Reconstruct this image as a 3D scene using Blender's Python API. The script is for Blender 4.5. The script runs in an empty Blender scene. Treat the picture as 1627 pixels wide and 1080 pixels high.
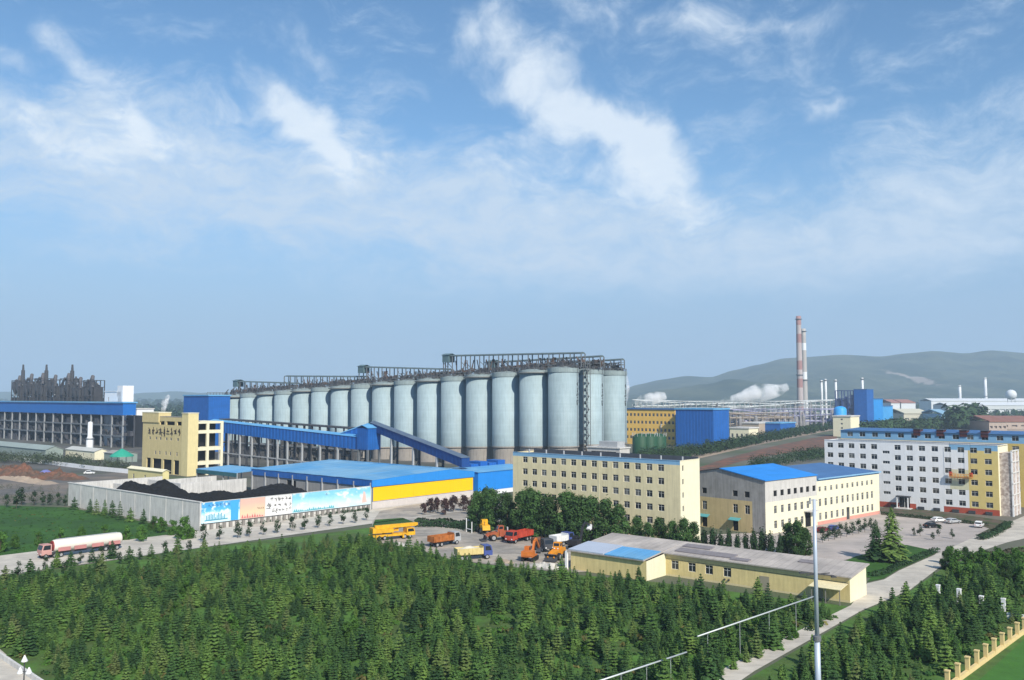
import bpy, math, random
from mathutils import Vector, Matrix
R = math.radians
random.seed(7)
scene = bpy.context.scene
COL = scene.collection

# ------------------------------------------------------------------ camera
F, CX, CY, HOR, HC = 1400.0, 813.5, 540.0, 630.0, 35.0      # photo pixels, metres
PITCH = math.atan((HOR - CY) / F)
cd = bpy.data.cameras.new('camera'); cam = bpy.data.objects.new('camera', cd); COL.objects.link(cam)
cam.location = (0, 0, HC); cam.rotation_euler = (R(90) + PITCH, 0, 0)
cd.sensor_width = 36.0; cd.lens = F / 1627 * 36; cd.clip_start = 0.5; cd.clip_end = 30000
scene.camera = cam

# ------------------------------------------------------------------ light and exposure
SUN_AZ, SUN_EL = 25.0, 38.0          # degrees to the right of straight behind the camera, elevation
to_sun = Vector((math.sin(R(SUN_AZ)) * math.cos(R(SUN_EL)), -math.cos(R(SUN_AZ)) * math.cos(R(SUN_EL)), math.sin(R(SUN_EL))))
sd = bpy.data.lights.new('sun', 'SUN'); sun = bpy.data.objects.new('sun', sd); COL.objects.link(sun)
sd.energy = 4.4; sd.angle = R(0.6); sd.color = (1.0, 0.94, 0.82)
sun.rotation_euler = to_sun.to_track_quat('Z', 'Y').to_euler(); sun.location = (60, -60, 200)
vs = scene.view_settings
vs.view_transform = 'Standard'; vs.look = 'None'; vs.gamma = 1.0; vs.use_curve_mapping = False
vs.exposure = 0.34
scene.render.engine = 'CYCLES'
cy = scene.cycles
cy.use_denoising = True; cy.max_bounces = 6; cy.transparent_max_bounces = 8; cy.volume_bounces = 5
cy.diffuse_bounces = 3; cy.glossy_bounces = 2; cy.transmission_bounces = 3; cy.caustics_reflective = False; cy.caustics_refractive = False

# ------------------------------------------------------------------ sky
def px_dir(px, py):
    x = (px - CX) / F; z = (CY - py) / F
    c, s = math.cos(PITCH), math.sin(PITCH)
    return Vector((x, c - z * s, s + z * c)).normalized()
def azel(px, py):
    d = px_dir(px, py); return math.atan2(d.x, d.y), math.asin(d.z)
world = bpy.data.worlds.new('World'); scene.world = world; world.use_nodes = True
wt = world.node_tree; wn = wt.nodes; wl = wt.links; wn.clear()
class NT:
    """tiny helper to wire nodes"""
    def __init__(s, tree): s.t = tree
    def n(s, typ, **kw):
        o = s.t.nodes.new(typ)
        for k, v in kw.items(): setattr(o, k, v)
        return o
    def put(s, sock, v):
        if hasattr(v, 'is_output') or isinstance(v, bpy.types.NodeSocket): s.t.links.new(v, sock)
        else: sock.default_value = v
    def m(s, op, a, b=None, c=None, clamp=False):
        o = s.n('ShaderNodeMath', operation=op, use_clamp=clamp); s.put(o.inputs[0], a)
        if b is not None: s.put(o.inputs[1], b)
        if c is not None: s.put(o.inputs[2], c)
        return o.outputs[0]
    def vm(s, op, a, b=None, scale=None):
        o = s.n('ShaderNodeVectorMath', operation=op); s.put(o.inputs[0], a)
        if b is not None: s.put(o.inputs[1], b)
        if scale is not None: s.put(o.inputs['Scale'], scale)
        return o.outputs['Value'] if op in ('DOT_PRODUCT', 'LENGTH') else o.outputs['Vector']
    def noise(s, vec, scale, detail=4, rough=.5, dist=0.0, dims='3D'):
        o = s.n('ShaderNodeTexNoise'); o.noise_dimensions = dims
        s.put(o.inputs['Vector'], vec); o.inputs['Scale'].default_value = scale
        o.inputs['Detail'].default_value = detail; o.inputs['Roughness'].default_value = rough; o.inputs['Distortion'].default_value = dist
        return o.outputs['Fac']
    def mr(s, v, a, b, c=0.0, d=1.0, smooth=False):
        o = s.n('ShaderNodeMapRange'); o.interpolation_type = 'SMOOTHSTEP' if smooth else 'LINEAR'
        s.put(o.inputs[0], v)
        for i, k in enumerate((a, b, c, d)): s.put(o.inputs[i + 1], k)
        return o.outputs[0]
    def mixc(s, f, a, b, blend='MIX'):
        o = s.n('ShaderNodeMix', data_type='RGBA', blend_type=blend)
        s.put(o.inputs[0], f); s.put(o.inputs[6], a); s.put(o.inputs[7], b)
        return o.outputs[2]
    def comb(s, x, y, z=0.0):
        o = s.n('ShaderNodeCombineXYZ'); s.put(o.inputs[0], x); s.put(o.inputs[1], y); s.put(o.inputs[2], z); return o.outputs[0]
    def mapping(s, vec, loc=(0, 0, 0), rot=(0, 0, 0), sc=(1, 1, 1), typ='POINT'):
        o = s.n('ShaderNodeMapping', vector_type=typ); s.put(o.inputs['Vector'], vec)
        o.inputs['Location'].default_value = loc; o.inputs['Rotation'].default_value = rot; o.inputs['Scale'].default_value = sc
        return o.outputs[0]
w = NT(wt)
sky = w.n('ShaderNodeTexSky'); sky.sky_type = 'NISHITA'; sky.sun_disc = False
sky.sun_elevation = R(SUN_EL); sky.sun_rotation = math.atan2(to_sun.x, to_sun.y)
sky.altitude = 100; sky.air_density = 1.0; sky.dust_density = 0.4; sky.ozone_density = 4.0
tc = w.n('ShaderNodeTexCoord'); sp = w.n('ShaderNodeSeparateXYZ'); wl.new(tc.outputs['Generated'], sp.inputs[0])
az = w.m('ARCTAN2', sp.outputs[0], sp.outputs[1]); el = w.m('ARCSINE', sp.outputs[2])
ae = w.comb(az, el)
wrp = w.n('ShaderNodeTexNoise'); wl.new(ae, wrp.inputs['Vector']); wrp.inputs['Scale'].default_value = 9; wrp.inputs['Detail'].default_value = 3
warp = w.vm('SCALE', w.vm('SUBTRACT', wrp.outputs['Color'], (.5, .5, .5)), scale=.07)
aw = w.vm('ADD', ae, warp)
def blobs(lst):
    acc = 0.0
    for (px, py, rx, ry, ang, st) in lst:
        a, e = azel(px, py)
        v = w.mapping(aw, (a, e, 0), (0, 0, R(ang)), (rx / F, ry / F, 1), 'TEXTURE')
        d2 = w.vm('DOT_PRODUCT', w.vm('MULTIPLY', v, (1, 1, 0)), w.vm('MULTIPLY', v, (1, 1, 0)))
        acc = w.m('MULTIPLY_ADD', w.m('POWER', 0.3679, d2), st, acc)
    return acc
# cumulus towers of the photograph (pixel, radii, tilt, strength)
puff = blobs([(440, 150, 62, 40, -20, .56), (500, 210, 70, 46, -50, .58), (530, 255, 40, 26, -50, .36), (775, 40, 48, 60, -60, .44), (850, 120, 100, 66, -45, .54),
              (905, 190, 70, 55, -20, .40), (1000, 195, 66, 46, -20, .62), (1065, 255, 70, 44, -40, .56), (1130, 30, 190, 50, -8, .36),
              (1270, 25, 60, 20, -15, .34), (50, 190, 120, 30, -25, .40), (120, 70, 90, 26, -35, .36), (10, 75, 45, 24, -15, .42),
              (505, 75, 60, 26, -35, .36), (1135, 345, 60, 34, 20, .36), (1315, 170, 40, 22, 20, .30), (320, 165, 70, 20, -5, .34),
              (190, 170, 70, 26, -40, .36), (880, 275, 240, 45, -8, .34), (260, 215, 110, 30, -10, .34)])
veil = blobs([(150, 250, 330, 95, -8, .60), (600, 325, 340, 90, -10, .58), (960, 360, 280, 75, -6, .54), (1500, 320, 230, 90, 24, .60),
              (1150, 425, 330, 40, 0, .40), (1330, 390, 200, 40, 8, .36)])
n1 = w.noise(w.mapping(aw, sc=(1, 1.35, 1)), 10, 12, .60, .1)
n2 = w.noise(w.mapping(aw, (3, 1, 0), (0, 0, R(-8)), (1, 2.3, 1)), 9, 13, .68, .15)
wide = w.noise(w.mapping(ae, (7, 2, 4)), 1.1, 2, .5)                       # the cloud cover goes on all round
dp = w.mr(w.m('ADD', w.m('MULTIPLY', n1, 1.7), puff), .94, 1.58, 0, 1, True)
dv = w.mr(w.m('ADD', w.m('MULTIPLY', n2, 1.75), w.m('ADD', w.m('MULTIPLY', veil, 1.0), w.m('MULTIPLY', w.m('SUBTRACT', wide, .5), .4))), .84, 1.56, 0, .95, True)
n4 = w.noise(w.mapping(aw, (1, 5, 2), (0, 0, R(-12)), (1, 2.0, 1)), 22, 10, .66, .2)
dv = w.m('MULTIPLY', dv, w.mr(n4, .34, .62, .55, 1.12))
dens = w.m('MAXIMUM', w.m('MULTIPLY', dp, .85), dv)
dens = w.m('ADD', dens, w.m('MULTIPLY', w.m('MULTIPLY', dp, dv), .15), clamp=True)
fade = w.mr(el, R(4.5), R(9), .12, 1, True)
dens = w.m('MULTIPLY', dens, fade)
lit = w.mixc(dp, (4.1, 5.05, 6.2, 1), (5.9, 6.5, 7.1, 1))
hs = w.n('ShaderNodeHueSaturation'); hs.inputs['Saturation'].default_value = 1.10; hs.inputs['Hue'].default_value = .494; wl.new(sky.outputs[0], hs.inputs['Color'])
lowair = w.mixc(w.mr(el, R(2), R(17), .88, 0, True), hs.outputs[0], (2.2, 3.2, 4.7, 1))     # murky lower air, the same all round the horizon
skyc = w.mixc(dens, lowair, lit)
bg = w.n('ShaderNodeBackground'); wl.new(skyc, bg.inputs[0]); bg.inputs[1].default_value = 0.115
wo = w.n('ShaderNodeOutputWorld'); wl.new(bg.outputs[0], wo.inputs[0])

# ------------------------------------------------------------------ placing by sight lines on the real ground
def G(px, py, z=0.0):
    d = px_dir(px, py); t = (z - HC) / d.z
    return Vector((d.x * t, d.y * t, z))
def PY(px, py, Y):
    d = px_dir(px, py); t = Y / d.y
    return Vector((d.x * t, Y, HC + d.z * t))
def ZH(py, Y): return PY(CX, py, Y).z
def axes(vpx):
    u = Vector((vpx - CX, F, 0)).normalized()
    return u, Vector((-u.y, u.x, 0)), math.atan2(u.y, u.x)
U0, V0, YAW0 = axes(2028)
def len_to(o, d, px, z=0.0):
    k = (px - CX) / F; c, s = math.cos(PITCH), math.sin(PITCH)
    return (k * (o.y * c + (z - HC) * s) - o.x) / (d.x - k * d.y * c)

# ------------------------------------------------------------------ materials
MATS = {}
def mat(name, col, rough=.8, var=.12, scale=.6, metal=0.0, streak=0.0, bump=0.0, rnd=0.0, col2=None, detail=5, trans=0.0, spec=.3, cscale=None, rib=0.0, rust=0.0, hues=None, ring=0.0, tracks=0.0):
    if name in MATS: return MATS[name]
    m = bpy.data.materials.new(name); m.use_nodes = True; t = m.node_tree; q = NT(t)
    b = t.nodes['Principled BSDF']; tcn = q.n('ShaderNodeTexCoord').outputs['Object']
    b.inputs['Roughness'].default_value = rough; b.inputs['Metallic'].default_value = metal
    b.inputs['Specular IOR Level'].default_value = spec
    c = tuple(col) + (1,)
    if col2:
        f = q.mr(q.noise(tcn, cscale or scale * .35, 6, .6, .4), .38, .62, 0, 1, True)
        c = q.mixc(f, tuple(col) + (1,), tuple(col2) + (1,))
    if hues:
        r_ = q.n('ShaderNodeValToRGB'); t.links.new(q.n('ShaderNodeObjectInfo').outputs['Random'], r_.inputs[0]); el_ = r_.color_ramp.elements
        while len(el_) < len(hues): el_.new(.5)
        for e_, (pp, cc) in zip(el_, hues): e_.position = pp; e_.color = tuple(cc) + (1,)
        c = q.mixc(.65, c, r_.outputs[0])
    if rust:
        s_ = q.mr(q.noise(q.mapping(tcn, sc=(1, 1, .06)), .55, 7, .7), .56, .74, 0, rust, True)
        c = q.mixc(s_, c, (.16, .10, .065, 1))
    f = q.mr(q.noise(tcn, scale, detail, .6), .25, .75, 1 - var, 1 + var)
    if rib:
        xyz = q.n('ShaderNodeSeparateXYZ'); t.links.new(tcn, xyz.inputs[0]); wv = q.m('FRACT', q.m('DIVIDE', q.m('ADD', xyz.outputs[1], q.m('MULTIPLY', xyz.outputs[0], .0 if rib > 0 else 1.0)), abs(rib)))
        f = q.m('MULTIPLY', f, q.mr(wv, 0, .22, .80, 1.0, True))
        f = q.m('MULTIPLY', f, q.mr(q.noise(q.mapping(tcn, sc=(.05, .5, .3)), 1.0, 6, .7), .3, .75, 1.10, .84))
    if tracks:
        for rz_, sd_ in ((.5, 1.0), (1.35, 7.0), (2.3, 13.0)):
            f = q.m('MULTIPLY', f, q.mr(q.noise(q.mapping(tcn, (sd_, 0, 0), (0, 0, rz_), (.06, 1.5, 1)), 1.0, 4, .6, .6), .5, .72, 1.0, 1 - tracks, True))
        f = q.m('MULTIPLY', f, q.mr(q.noise(tcn, .9, 3, .5), .62, .72, 1.0, 1 - tracks * .8, True))
    if ring:
        xz = q.n('ShaderNodeSeparateXYZ'); t.links.new(tcn, xz.inputs[0]); f = q.m('MULTIPLY', f, q.mr(q.m('FRACT', q.m('DIVIDE', xz.outputs[2], ring)), 0, .06, .95, 1.0, True))
        f = q.m('MULTIPLY', f, q.mr(q.noise(q.mapping(tcn, sc=(.02, .02, 1)), 1 / ring * 2.2, 2, .5), .3, .7, .93, 1.06))
    if streak:
        s = q.noise(q.mapping(tcn, sc=(1.3, 1.3, .09)), 1.6, 5, .65)
        f = q.m('MULTIPLY', f, q.mr(s, .42, .75, 1.0, 1 - streak))
    if rnd:
        oi = q.n('ShaderNodeObjectInfo').outputs['Random']
        f = q.m('MULTIPLY', f, q.mr(oi, 0, 1, 1 - rnd, 1 + rnd))
    t.links.new(q.vm('SCALE', c if not isinstance(c, tuple) else c[:3], scale=f), b.inputs['Base Color'])
    if bump:
        bp = q.n('ShaderNodeBump'); bp.inputs['Strength'].default_value = bump; bp.inputs['Distance'].default_value = .3
        t.links.new(q.noise(tcn, scale * 3, 6, .65), bp.inputs['Height']); t.links.new(bp.outputs[0], b.inputs['Normal'])
    if trans:
        tr = q.n('ShaderNodeBsdfTranslucent'); tr.inputs[0].default_value = (col[0] * 1.6, col[1] * 1.7, col[2] * .9, 1)
        mx = q.n('ShaderNodeMixShader'); mx.inputs[0].default_value = trans
        t.links.new(b.outputs[0], mx.inputs[1]); t.links.new(tr.outputs[0], mx.inputs[2]); t.links.new(mx.outputs[0], t.nodes['Material Output'].inputs[0])
    MATS[name] = m; return m
def h(s):                                              # hex sRGB -> linear
    s = s.lstrip('#'); o = []
    for i in (0, 2, 4):
        v = int(s[i:i + 2], 16) / 255; o.append(v / 12.92 if v <= .04045 else ((v + .055) / 1.055) ** 2.4)
    return tuple(o)
W_YEL = mat('cream_yellow_render', (.77, .67, .42), .85, .07, .5, streak=.2)
W_CRM = mat('pale_cream_render', (.80, .74, .54), .85, .05, .5, streak=.10)
W_WHT = mat('white_render', (.80, .80, .81), .85, .05, .4, streak=.10)
W_GRY = mat('grey_cement_render', (.33, .32, .31), .9, .16, .5, streak=.30)
W_SAND = mat('yellow_facing', (.66, .54, .27), .85, .07, .5, streak=.16)
CONC = mat('weathered_concrete', (.64, .62, .59), .9, .14, .35, streak=.32, bump=.15)
CONC_D = mat('dark_concrete', (.25, .23, .21), .9, .2, .4, streak=.25)
SKIRT = mat('stained_concrete_skirt', (.33, .30, .27), .9, .14, .3, streak=.3)
BLUE_R = mat('blue_roof_sheet', (.11, .36, .66), .5, .09, .15, col2=(.17, .40, .62), cscale=.05, rib=1.1)
BLUE_P = mat('pale_blue_roof_sheet', (.10, .33, .60), .55, .1, .08, streak=0, col2=(.20, .40, .58), cscale=.04, rib=1.2)
BLUE_W = mat('blue_wall_sheet', (.016, .125, .44), .5, .1, .2, streak=.22, rib=-1.3)
BLUE_B = mat('bright_blue_roof', (.02, .24, .70), .5, .1, .2, rib=1.0)
BLUE_D = mat('dull_blue_roof', (.06, .15, .33), .5, .1, .2, rib=1.0)
BLUE_BAND = mat('pale_blue_band', (.22, .42, .62), .6, .06, .3, streak=.08)
YEL_P = mat('signal_yellow_panel', (.90, .52, .0), .6, .03, .3)
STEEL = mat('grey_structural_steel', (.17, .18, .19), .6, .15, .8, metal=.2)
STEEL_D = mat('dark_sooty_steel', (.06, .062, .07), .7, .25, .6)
STEEL_L = mat('light_grey_steel', (.42, .43, .44), .55, .12, .6, metal=.1)
ROOF_G = mat('pale_grey_roofing', (.48, .43, .39), .85, .16, .3, col2=(.36, .325, .30), cscale=.16, rib=1.4)
ROOF_DK = mat('dark_roof_membrane', (.07, .08, .10), .8, .2, .4)
SILO = mat('pale_aqua_silo_paint', (.32, .41, .44), .6, .08, .12, streak=.22, rust=.38, ring=4.3, rnd=.07)
GLASS = mat('dark_window_glass', (.018, .022, .028), .08, .3, .3, spec=.5)
GLASS2 = mat('curtained_window_glass', (.12, .12, .115), .25, .3, .9, spec=.5)
GLASS3 = mat('grey_window_glass', (.05, .055, .06), .12, .3, .5, spec=.5)
FRAME = mat('white_window_frame', (.62, .62, .60), .5, .05)
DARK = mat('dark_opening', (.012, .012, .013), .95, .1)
RED_B = mat('red_base_course', (.42, .085, .05), .85, .1, .5, streak=.1)
PINK_B = mat('pink_base_course', (.62, .30, .24), .85, .08, .5)
COAL = mat('coal', (.008, .0075, .008), .85, .35, .7, bump=.6)
ROAD = mat('pale_concrete_road', (.58, .53, .455), .9, .14, .3, col2=(.47, .43, .375), cscale=.12, tracks=.16)
YARD = mat('dusty_yard_concrete', (.44, .39, .33), .92, .2, .5, col2=(.30, .275, .245), cscale=.10, tracks=.3)
ASPH = mat('worn_asphalt', (.13, .125, .12), .9, .2, .15, col2=(.20, .165, .135), cscale=.05, tracks=.2)
GRASS = mat('lawn_grass', (.034, .105, .010), .95, .25, .25, bump=.4, col2=(.024, .075, .010), cscale=.05)
GRASS2 = mat('plantation_grass', (.072, .165, .026), .95, .3, .4, bump=.5, col2=(.065, .105, .026), cscale=.09)
SOIL = mat('red_soil', (.20, .09, .055), .95, .35, .5, bump=.6, col2=(.11, .075, .055), cscale=.12)
TAN = mat('tan_dirt', (.40, .31, .23), .95, .15, .05, col2=(.30, .24, .19), cscale=.02)
DIRT = mat('grey_brown_ground', (.17, .155, .13), .95, .2, .03, bump=.2, col2=(.085, .11, .055), cscale=.012)
FIELD = mat('far_green_fields', (.05, .085, .03), .95, .2, .01, col2=(.10, .10, .055), cscale=.004)
TYRE = mat('black_tyre_rubber', (.02, .02, .02), .8, .1)
YEL_V = mat('machine_yellow', (.68, .36, .015), .55, .3, .9)
ORG_V = mat('machine_orange', (.38, .125, .03), .65, .4, .9)
RED_V = mat('truck_red', (.44, .06, .035), .55, .3, .9)
CREAM_V = mat('truck_cream', (.62, .50, .22), .5, .1, .8)
WHITE_V = mat('vehicle_white', (.72, .72, .72), .35, .06, .8)
BLUE_V = mat('vehicle_blue', (.06, .09, .28), .4, .1, .8)
BLACK_V = mat('vehicle_black', (.012, .012, .014), .2, .1, .8)
PIPE = mat('galvanised_pipe', (.55, .58, .58), .45, .08, .8, metal=.2)
POLE = mat('painted_steel_pole', (.46, .52, .60), .4, .08, .5, metal=.2)
FENCE_Y = mat('yellow_fence_render', (.72, .55, .26), .85, .1, .7, streak=.12)
TRUNK = mat('tree_bark', (.10, .075, .05), .95, .25, 2.0)
LEAF_C = mat('cedar_needles', (.062, .142, .042), .8, .5, .9, rnd=.3, trans=.28, col2=(.13, .225, .045), cscale=.4, hues=[(0, (.030, .080, .036)), (.3, (.050, .115, .036)), (.58, (.080, .160, .036)), (.82, (.135, .215, .042)), (.95, (.12, .15, .045)), (1, (.12, .105, .05))])
LEAF_B = mat('broad_leaves', (.036, .084, .022), .75, .45, .5, rnd=.3, trans=.2, col2=(.058, .12, .028), cscale=.3)
LEAF_Y = mat('bright_leaves', (.065, .15, .022), .75, .4, .5, rnd=.25, trans=.22)
LEAF_D = mat('dark_hedge_leaves', (.022, .052, .018), .8, .45, .6, rnd=.2, trans=.12)
LEAF_P = mat('purple_leaves', (.055, .028, .026), .8, .4, .6, rnd=.2, trans=.1)
LEAF_FAR = mat('far_woodland_leaves', (.030, .062, .022), .9, .35, .05, rnd=.2)
STEAM_C = None

# ------------------------------------------------------------------ mesh builder
class MB:
    def __init__(s): s.v = []; s.f = []; s.mi = []
    def add(s, vs, fs, m=0):
        b = len(s.v); s.v += [tuple(p) for p in vs]; s.f += [tuple(b + i for i in f) for f in fs]; s.mi += [m] * len(fs); return s
    def box(s, x0, x1, y0, y1, z0, z1, m=0):
        return s.add([(x0, y0, z0), (x1, y0, z0), (x1, y1, z0), (x0, y1, z0), (x0, y0, z1), (x1, y0, z1), (x1, y1, z1), (x0, y1, z1)],
                     [(0, 3, 2, 1), (4, 5, 6, 7), (0, 1, 5, 4), (1, 2, 6, 5), (2, 3, 7, 6), (3, 0, 4, 7)], m)
    def bar(s, p, q, a, b=None, m=0):                    # rectangular member from p to q, a wide, b deep
        p, q = Vector(p), Vector(q); d = (q - p); b = b or a
        if d.length < 1e-6: return s
        d.normalize(); up = Vector((0, 0, 1)) if abs(d.z) < .95 else Vector((0, 1, 0))
        sx = d.cross(up).normalized() * (a / 2); sz = sx.cross(d).normalized() * (b / 2)
        vs = [c + i * sx + j * sz for c in (p, q) for (i, j) in ((-1, -1), (1, -1), (1, 1), (-1, 1))]
        return s.add(vs, [(0, 3, 2, 1), (4, 5, 6, 7), (0, 1, 5, 4), (1, 2, 6, 5), (2, 3, 7, 6), (3, 0, 4, 7)], m)
    def tube(s, p, q, r0, r1=None, n=8, m=0, caps=True):
        p, q = Vector(p), Vector(q); r1 = r0 if r1 is None else r1; d = (q - p).normalized()
        up = Vector((0, 0, 1)) if abs(d.z) < .95 else Vector((0, 1, 0))
        a = d.cross(up).normalized(); b = a.cross(d).normalized(); vs = []
        for c, r in ((p, r0), (q, r1)):
            for i in range(n):
                t = 2 * math.pi * i / n; vs.append(c + a * (r * math.cos(t)) + b * (r * math.sin(t)))
        fs = [(i, (i + 1) % n, n + (i + 1) % n, n + i) for i in range(n)]
        if caps: fs += [tuple(range(n))[::-1], tuple(range(n, 2 * n))]
        return s.add(vs, fs, m)
    def lathe(s, cx, cy, prof, n=24, m=0):               # prof: (r, z) list
        vs = []; fs = []
        for (r, z) in prof:
            for i in range(n):
                t = 2 * math.pi * i / n; vs.append((cx + r * math.cos(t), cy + r * math.sin(t), z))
        for k in range(len(prof) - 1):
            for i in range(n):
                j = (i + 1) % n; fs.append((k * n + i, k * n + j, (k + 1) * n + j, (k + 1) * n + i))
        return s.add(vs, fs, m)
    def poly(s, pts, m=0): return s.add(pts, [tuple(range(len(pts)))], m)
    def prism(s, pts, ext, m=0):                          # polygon swept by ext
        n = len(pts); e = Vector(ext); vs = [Vector(p) for p in pts] + [Vector(p) + e for p in pts]
        fs = [tuple(range(n))[::-1], tuple(range(n, 2 * n))] + [(i, (i + 1) % n, n + (i + 1) % n, n + i) for i in range(n)]
        return s.add(vs, fs, m)
    def facade(s, O, X, N, w, hh, holes, mf=None, depth=.22):   # wall sheet with real openings; N points out
        O, X, N = Vector(O), Vector(X), Vector(N); Z = Vector((0, 0, 1))
        xs = sorted({0.0, w, *[round(a, 3) for q in holes for a in q[:2]], *(mf.xs if mf and hasattr(mf, 'xs') else [])})
        zs = sorted({0.0, hh, *[round(a, 3) for q in holes for a in q[2:4]], *(mf.zs if mf and hasattr(mf, 'zs') else [])})
        for i in range(len(xs) - 1):
            for j in range(len(zs) - 1):
                xc, zc = (xs[i] + xs[i + 1]) / 2, (zs[j] + zs[j + 1]) / 2
                if any(q[0] < xc < q[1] and q[2] < zc < q[3] for q in holes): continue
                p = lambda a, b: O + X * a + Z * b
                s.add([p(xs[i], zs[j]), p(xs[i + 1], zs[j]), p(xs[i + 1], zs[j + 1]), p(xs[i], zs[j + 1])], [(0, 1, 2, 3)], mf(xc, zc) if mf else 0)
        I = -N * depth
        for (a, b, c, d) in [q[:4] for q in holes]:
            c4 = [O + X * a + Z * c, O + X * b + Z * c, O + X * b + Z * d, O + X * a + Z * d]
            for k in range(4):
                p, q2 = c4[k], c4[(k + 1) % 4]
                s.add([p, q2, q2 + I, p + I], [(0, 1, 2, 3)], mf((a + b) / 2, (c + d) / 2) if mf else 0)
        return s
    def mesh(s, name, mats, smooth=False):
        me = bpy.data.meshes.new(name); me.from_pydata(s.v, [], s.f)
        for mm in (mats if isinstance(mats, (list, tuple)) else [mats]): me.materials.append(mm)
        if any(s.mi): me.polygons.foreach_set('material_index', s.mi)
        if smooth: me.polygons.foreach_set('use_smooth', [True] * len(s.f))
        me.update(); return me
    def build(s, name, mats, parent=None, smooth=False): return link(name, s.mesh(name, mats, smooth), parent)
def link(name, me, parent=None, loc=None, rz=0.0, sc=None):
    o = bpy.data.objects.new(name, me); COL.objects.link(o)
    if parent: o.parent = parent
    if loc is not None: o.location = loc
    if rz: o.rotation_euler = (0, 0, rz)
    if sc is not None: o.scale = (sc, sc, sc) if not isinstance(sc, (tuple, list)) else sc
    return o
def tag(o, label, cat, group=None):
    o['label'] = label; o['category'] = cat
    if group: o['group'] = group
    return o
def thing(name, label, cat, loc=(0, 0, 0), rz=0.0, group=None):
    o = bpy.data.objects.new(name, None); COL.objects.link(o); o.empty_display_size = .5
    o.location = loc; o.rotation_euler = (0, 0, rz); return tag(o, label, cat, group)
def struct(o): o['kind'] = 'structure'; return o
def stuff(o, label, cat): o['kind'] = 'stuff'; o['label'] = label; o['category'] = cat; return o
def copy_tree(o, parent=None):
    c = o.copy(); COL.objects.link(c); c.parent = parent
    for ch in [x for x in o.children]: copy_tree(ch, c)
    return c
ORD = ['first', 'second', 'third', 'fourth', 'fifth', 'sixth', 'seventh', 'eighth', 'ninth', 'tenth', 'eleventh', 'twelfth', 'thirteenth', 'fourteenth',
       'fifteenth', 'sixteenth', 'seventeenth', 'eighteenth', 'nineteenth', 'twentieth', 'twenty-first', 'twenty-second', 'twenty-third', 'twenty-fourth']

# windows: one shared mesh per size and kind; each window an object, its pane a sub-part
WC = {}
def win_mesh(wd, ht, mull, fr):
    k = (round(wd, 2), round(ht, 2), mull, fr.name)
    if k not in WC:
        b = MB(); t = .07; a, c = wd / 2, ht / 2
        b.box(-a, a, 0, .06, -c, -c + t); b.box(-a, a, 0, .06, c - t, c); b.box(-a, -a + t, .002, .058, -c, c); b.box(a - t, a, .002, .058, -c, c)
        for i in range(1, mull): x = -a + wd * i / mull; b.box(x - .035, x + .035, .004, .056, -c, c)
        if ht > 1.2 and mull > 1: b.box(-a, a, .006, .054, c - ht * .3 - .03, c - ht * .3 + .03)
        f = b.mesh('window_frame', fr)
        ps = [MB().poly([(-a + .03, .03, -c + .03), (a - .03, .03, -c + .03), (a - .03, .03, c - .03), (-a + .03, .03, c - .03)]).mesh('pane', g) for g in (GLASS, GLASS2, GLASS3)]
        WC[k] = (f, ps)
    return WC[k]
def window(parent, loc, rz, wd, ht, mull=2, glass=None, fr=None):
    f, ps = win_mesh(wd, ht, mull, fr or FRAME)
    o = link('window', f, parent, loc, rz)
    g = random.choices((0, 1, 2), (5, 1.2, 3))[0] if glass is None else glass
    link('pane', ps[g], o); return o
FR, RT = -math.pi / 2, 0.0        # facade x=0 (faces front left), facade y=0 (faces front right)
# ================================================================== ground, roads, terrain
def sheet(name, pts, m, z, parent=None):
    o = MB().poly([(p.x, p.y, z) for p in pts]).build(name, m, parent); return struct(o) if not parent else o
def gp(lst): return [G(*p) for p in lst]
g = MB()
NX, NYY = 40, 40
gm = mat('open_ground', (.15, .14, .115), .95, .2, .02, col2=(.07, .10, .045), cscale=.006)
xs = [-9500 + 19000 * i / NX for i in range(NX + 1)]; ys = [-300 + 10300 * j / NYY for j in range(NYY + 1)]
g.add([(x, y, 0) for y in ys for x in xs], [(j * (NX + 1) + i, j * (NX + 1) + i + 1, (j + 1) * (NX + 1) + i + 1, (j + 1) * (NX + 1) + i) for j in range(NYY) for i in range(NX)])
struct(g.build('ground', gm))
sheet('field', [Vector((-2600, 900, 0)), Vector((3000, 900, 0)), Vector((5200, 3300, 0)), Vector((-4200, 3300, 0))], FIELD, .10)
K = G(317, 843)                                              # near corner of the coal yard wall
def kuv(u, v, z=0.0): p = K + U0 * u + V0 * v; return Vector((p.x, p.y, z))
road_v = (G(450, 851) - K).dot(V0)
sheet('meadow', gp([(-260, 1000), (-260, 830), (0, 803), (108, 806), (317, 846), (300, 862), (0, 905)]), GRASS, .03)
sheet('plantation_ground', gp([(-300, 1300), (-300, 950), (0, 917), (300, 873), (590, 838), (640, 866), (740, 893), (905, 912), (1045, 925), (1352, 964), (1200, 1042), (1090, 1095), (900, 1400)]), GRASS2, .03)
sheet('road', [kuv(-170, road_v), kuv(90, road_v), kuv(90, -.4), kuv(-170, -.4)], ROAD, .06)
sheet('verge', [kuv(-170, road_v - .9), kuv(74, road_v - .9), kuv(74, road_v + .05), kuv(-170, road_v + .05)], mat('kerb_stone', (.5, .47, .42), .9, .1), .10)
sheet('yard', gp([(588, 862), (592, 829), (604, 812), (690, 796), (760, 782), (1010, 846), (1000, 905), (905, 910), (860, 906), (780, 897), (720, 890), (640, 866)]), YARD, .08)
sheet('meadow_strip', gp([(588, 845), (596, 826), (640, 823), (664, 832), (640, 838), (600, 848)]), GRASS, .10)
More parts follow.
